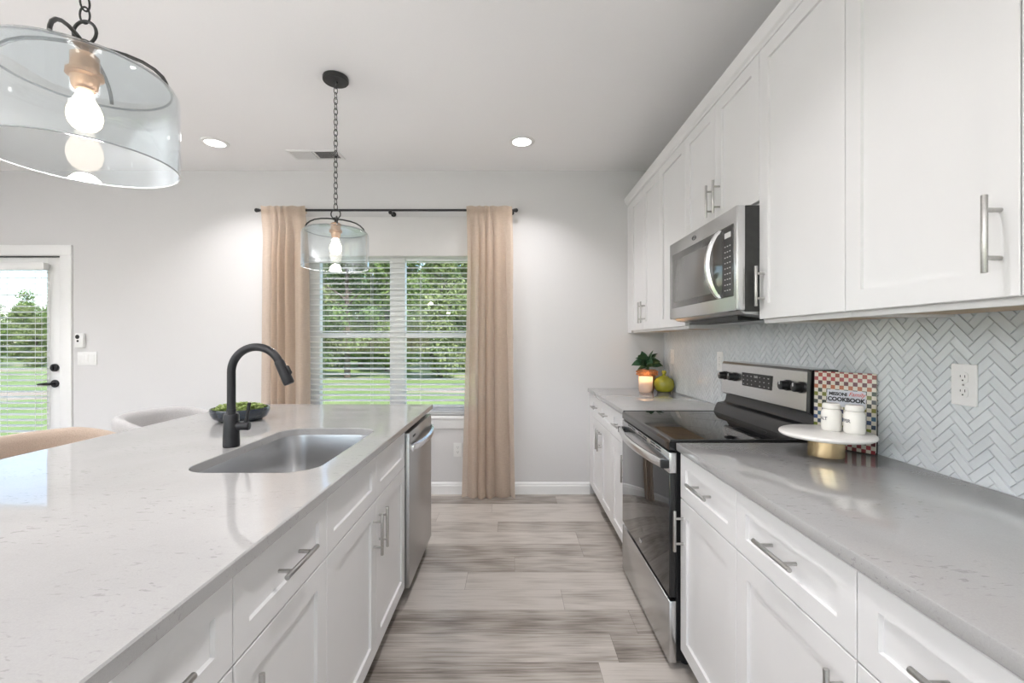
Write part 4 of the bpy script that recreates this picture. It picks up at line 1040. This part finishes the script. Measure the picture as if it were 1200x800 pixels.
# ================================================================== STOOLS
def stool(label, cx, cy, mat):
    t = thing('bar_stool', label, 'stool', (cx, cy, 0), 'upholstered stools at the island')
    b = MB(); b.lathe([(0, .575), (.20, .575), (.225, .585), (.232, .61), (.225, .640), (.20, .652), (0, .655)], (cx, cy, 0), 40); b.build('seat', mat, t)
    b = MB(); rings = []; R1 = .238
    for i in range(41):
        a = math.radians(-118+236*i/40); e = abs(a)/math.radians(118); ztop = .905-.10*max(0, e-.45)**1.4*2.0; zb = .60
        ca, sa = -math.cos(a), math.sin(a); prof = []
        for (dr, z) in ((-.026, zb), (-.030, zb+.03), (-.029, ztop-.035), (-.022, ztop-.012), (-.010, ztop-.002), (.004, ztop), (.016, ztop-.005), (.025, ztop-.018), (.029, ztop-.04), (.026, zb+.03), (.018, zb)):
            r = R1+dr+.025*(z-zb)/.3; prof.append(b.bm.verts.new((cx+r*ca, cy+r*sa, z)))
        rings.append(prof)
    n = len(rings[0])
    for A, B in zip(rings, rings[1:]):
        for k in range(n): b.bm.faces.new((A[k], A[(k+1) % n], B[(k+1) % n], B[k]))
    b.bm.faces.new(rings[0]); b.bm.faces.new(rings[-1][::-1]); b.build('backrest', mat, t, smooth=60)
    for sx in (-1, 1):
        for sy in (-1, 1):
            MB().tube([(cx+sx*.13, cy+sy*.13, .58), (cx+sx*.20, cy+sy*.20, 0)], [.020, .013], 14).build('leg', 'stool_leg', t)
    b = MB(); q = .172; pts = [(q, q), (-q, q), (-q, -q), (q, -q)]
    for i in range(4):
        a, c = pts[i], pts[(i+1) % 4]; b.cyl((cx+a[0], cy+a[1], .25), (cx+c[0], cy+c[1], .25), .009, n=10)
    b.build('footrest', 'black', t)
stool('grey upholstered stool back showing beyond the island, left of the bowl', -1.83, 2.50, 'fabric_grey')
stool('grey upholstered stool back with painted warm light in front of the patio door at the left edge', -1.83, 1.84, 'fabric_warm_lit')

# ================================================================== TREES OUTSIDE
def tree_proto(label, mat, H, Rc, seed, n, lsz, shape):
    rn = random.Random(seed); t = thing('tree', label, 'tree', (0, 0, 0), 'trees beyond the lawn')
    b = MB(); b.tube([(0, 0, 0), (.06, .03, H*.3), (-.04, .05, H*.6), (0, 0, H*.92)], [H*.020, H*.016, H*.010, .02], 8)
    for k in range(9):
        a = rn.uniform(0, 6.3); z = H*rn.uniform(.28, .75); L = Rc*rn.uniform(.5, .85)
        b.tube([(0, 0, z), (L*.5*math.cos(a), L*.5*math.sin(a), z+L*.3), (L*math.cos(a), L*math.sin(a), z+L*.5)], [H*.008, H*.005, .01], 6)
    b.build('trunk', 'bark', t)
    bm = MB(); lumps = []
    for k in range(26):
        u = rn.random(); z = H*(shape[0]+(1-shape[0])*u); rad = Rc*(math.sin(PI*min(1, (u*.9+.1)**shape[1])))*rn.uniform(.3, .9)+.1; a = rn.uniform(0, 6.3)
        lumps.append((rad*math.cos(a), rad*math.sin(a), z, Rc*rn.uniform(.28, .5)))
    for k in range(n):
        lx, ly, lz, lr = rn.choice(lumps); d = Vector((rn.gauss(0, 1), rn.gauss(0, 1), rn.gauss(0, 1))).normalized()*lr*rn.random()**.4
        c = Vector((lx, ly, lz))+Vector((d.x, d.y, d.z*.75)); nrm = (d.normalized()+Vector((rn.uniform(-.7, .7), rn.uniform(-.7, .7), rn.uniform(-.2, .9)))).normalized()
        u = nrm.orthogonal().normalized(); v = nrm.cross(u); s = lsz*rn.uniform(.6, 1.3); an = rn.uniform(0, 3.1); u, v = u*math.cos(an)+v*math.sin(an), v*math.cos(an)-u*math.sin(an)
        bm.quad(c-u*s, c-v*s*.55, c+u*s, c+v*s*.55)
    bm.build('crown', mat, t, smooth=0, recalc=False); return t
LAB = ['mid green leafy tree in the row beyond the lawn', 'dark green tree in the row beyond the lawn', 'yellow green tree in the row beyond the lawn']
protos = [tree_proto(LAB[0], 'leaf_a', 11, 3.2, 1, 11000, .17, (.10, .9)), tree_proto(LAB[1], 'leaf_b', 12, 2.9, 2, 11000, .17, (.06, .75)), tree_proto(LAB[2], 'leaf_c', 9, 3.0, 3, 10000, .17, (.08, .9))]
spots = []
rt = random.Random(21)
for y0_, ph_, sc0 in ((21.5, 0, .62), (26, .5, .72), (31, .2, .85), (36.5, .7, .98), (43, .35, 1.12), (50.5, .85, 1.25)):
    st_ = 6.9*sc0; x = -.56*y0_+ph_*st_
    while x < -.02*y0_: spots.append((x+rt.uniform(-.15, .15), y0_+rt.uniform(-.3, .3), sc0*rt.uniform(.93, 1.02))); x += st_
for y0_, x0_, sc0 in ((40, -53, .50), (45.5, -60.5, .57), (52, -69, .66)):
    for k in range(6): spots.append((x0_+k*6.4*sc0+rt.uniform(-.2, .2), y0_+rt.uniform(-.3, .3), sc0*rt.uniform(.94, 1.04)))
for k in range(3): spots.append((-38+k*3.0+rt.uniform(-.2, .2), 30+rt.uniform(-.6, .6), rt.uniform(.30, .38)))
for i, (x, y, s) in enumerate(spots):
    k = i if i < 3 else rt.choice([0, 1, 2, 0, 2])
    o = protos[k] if i < 3 else dup(protos[k])
    o.location = (x, y, -.45); o.rotation_euler = (0, 0, rt.uniform(0, 6.3)); o.scale = (s, s, s*rt.uniform(.92, 1.08))
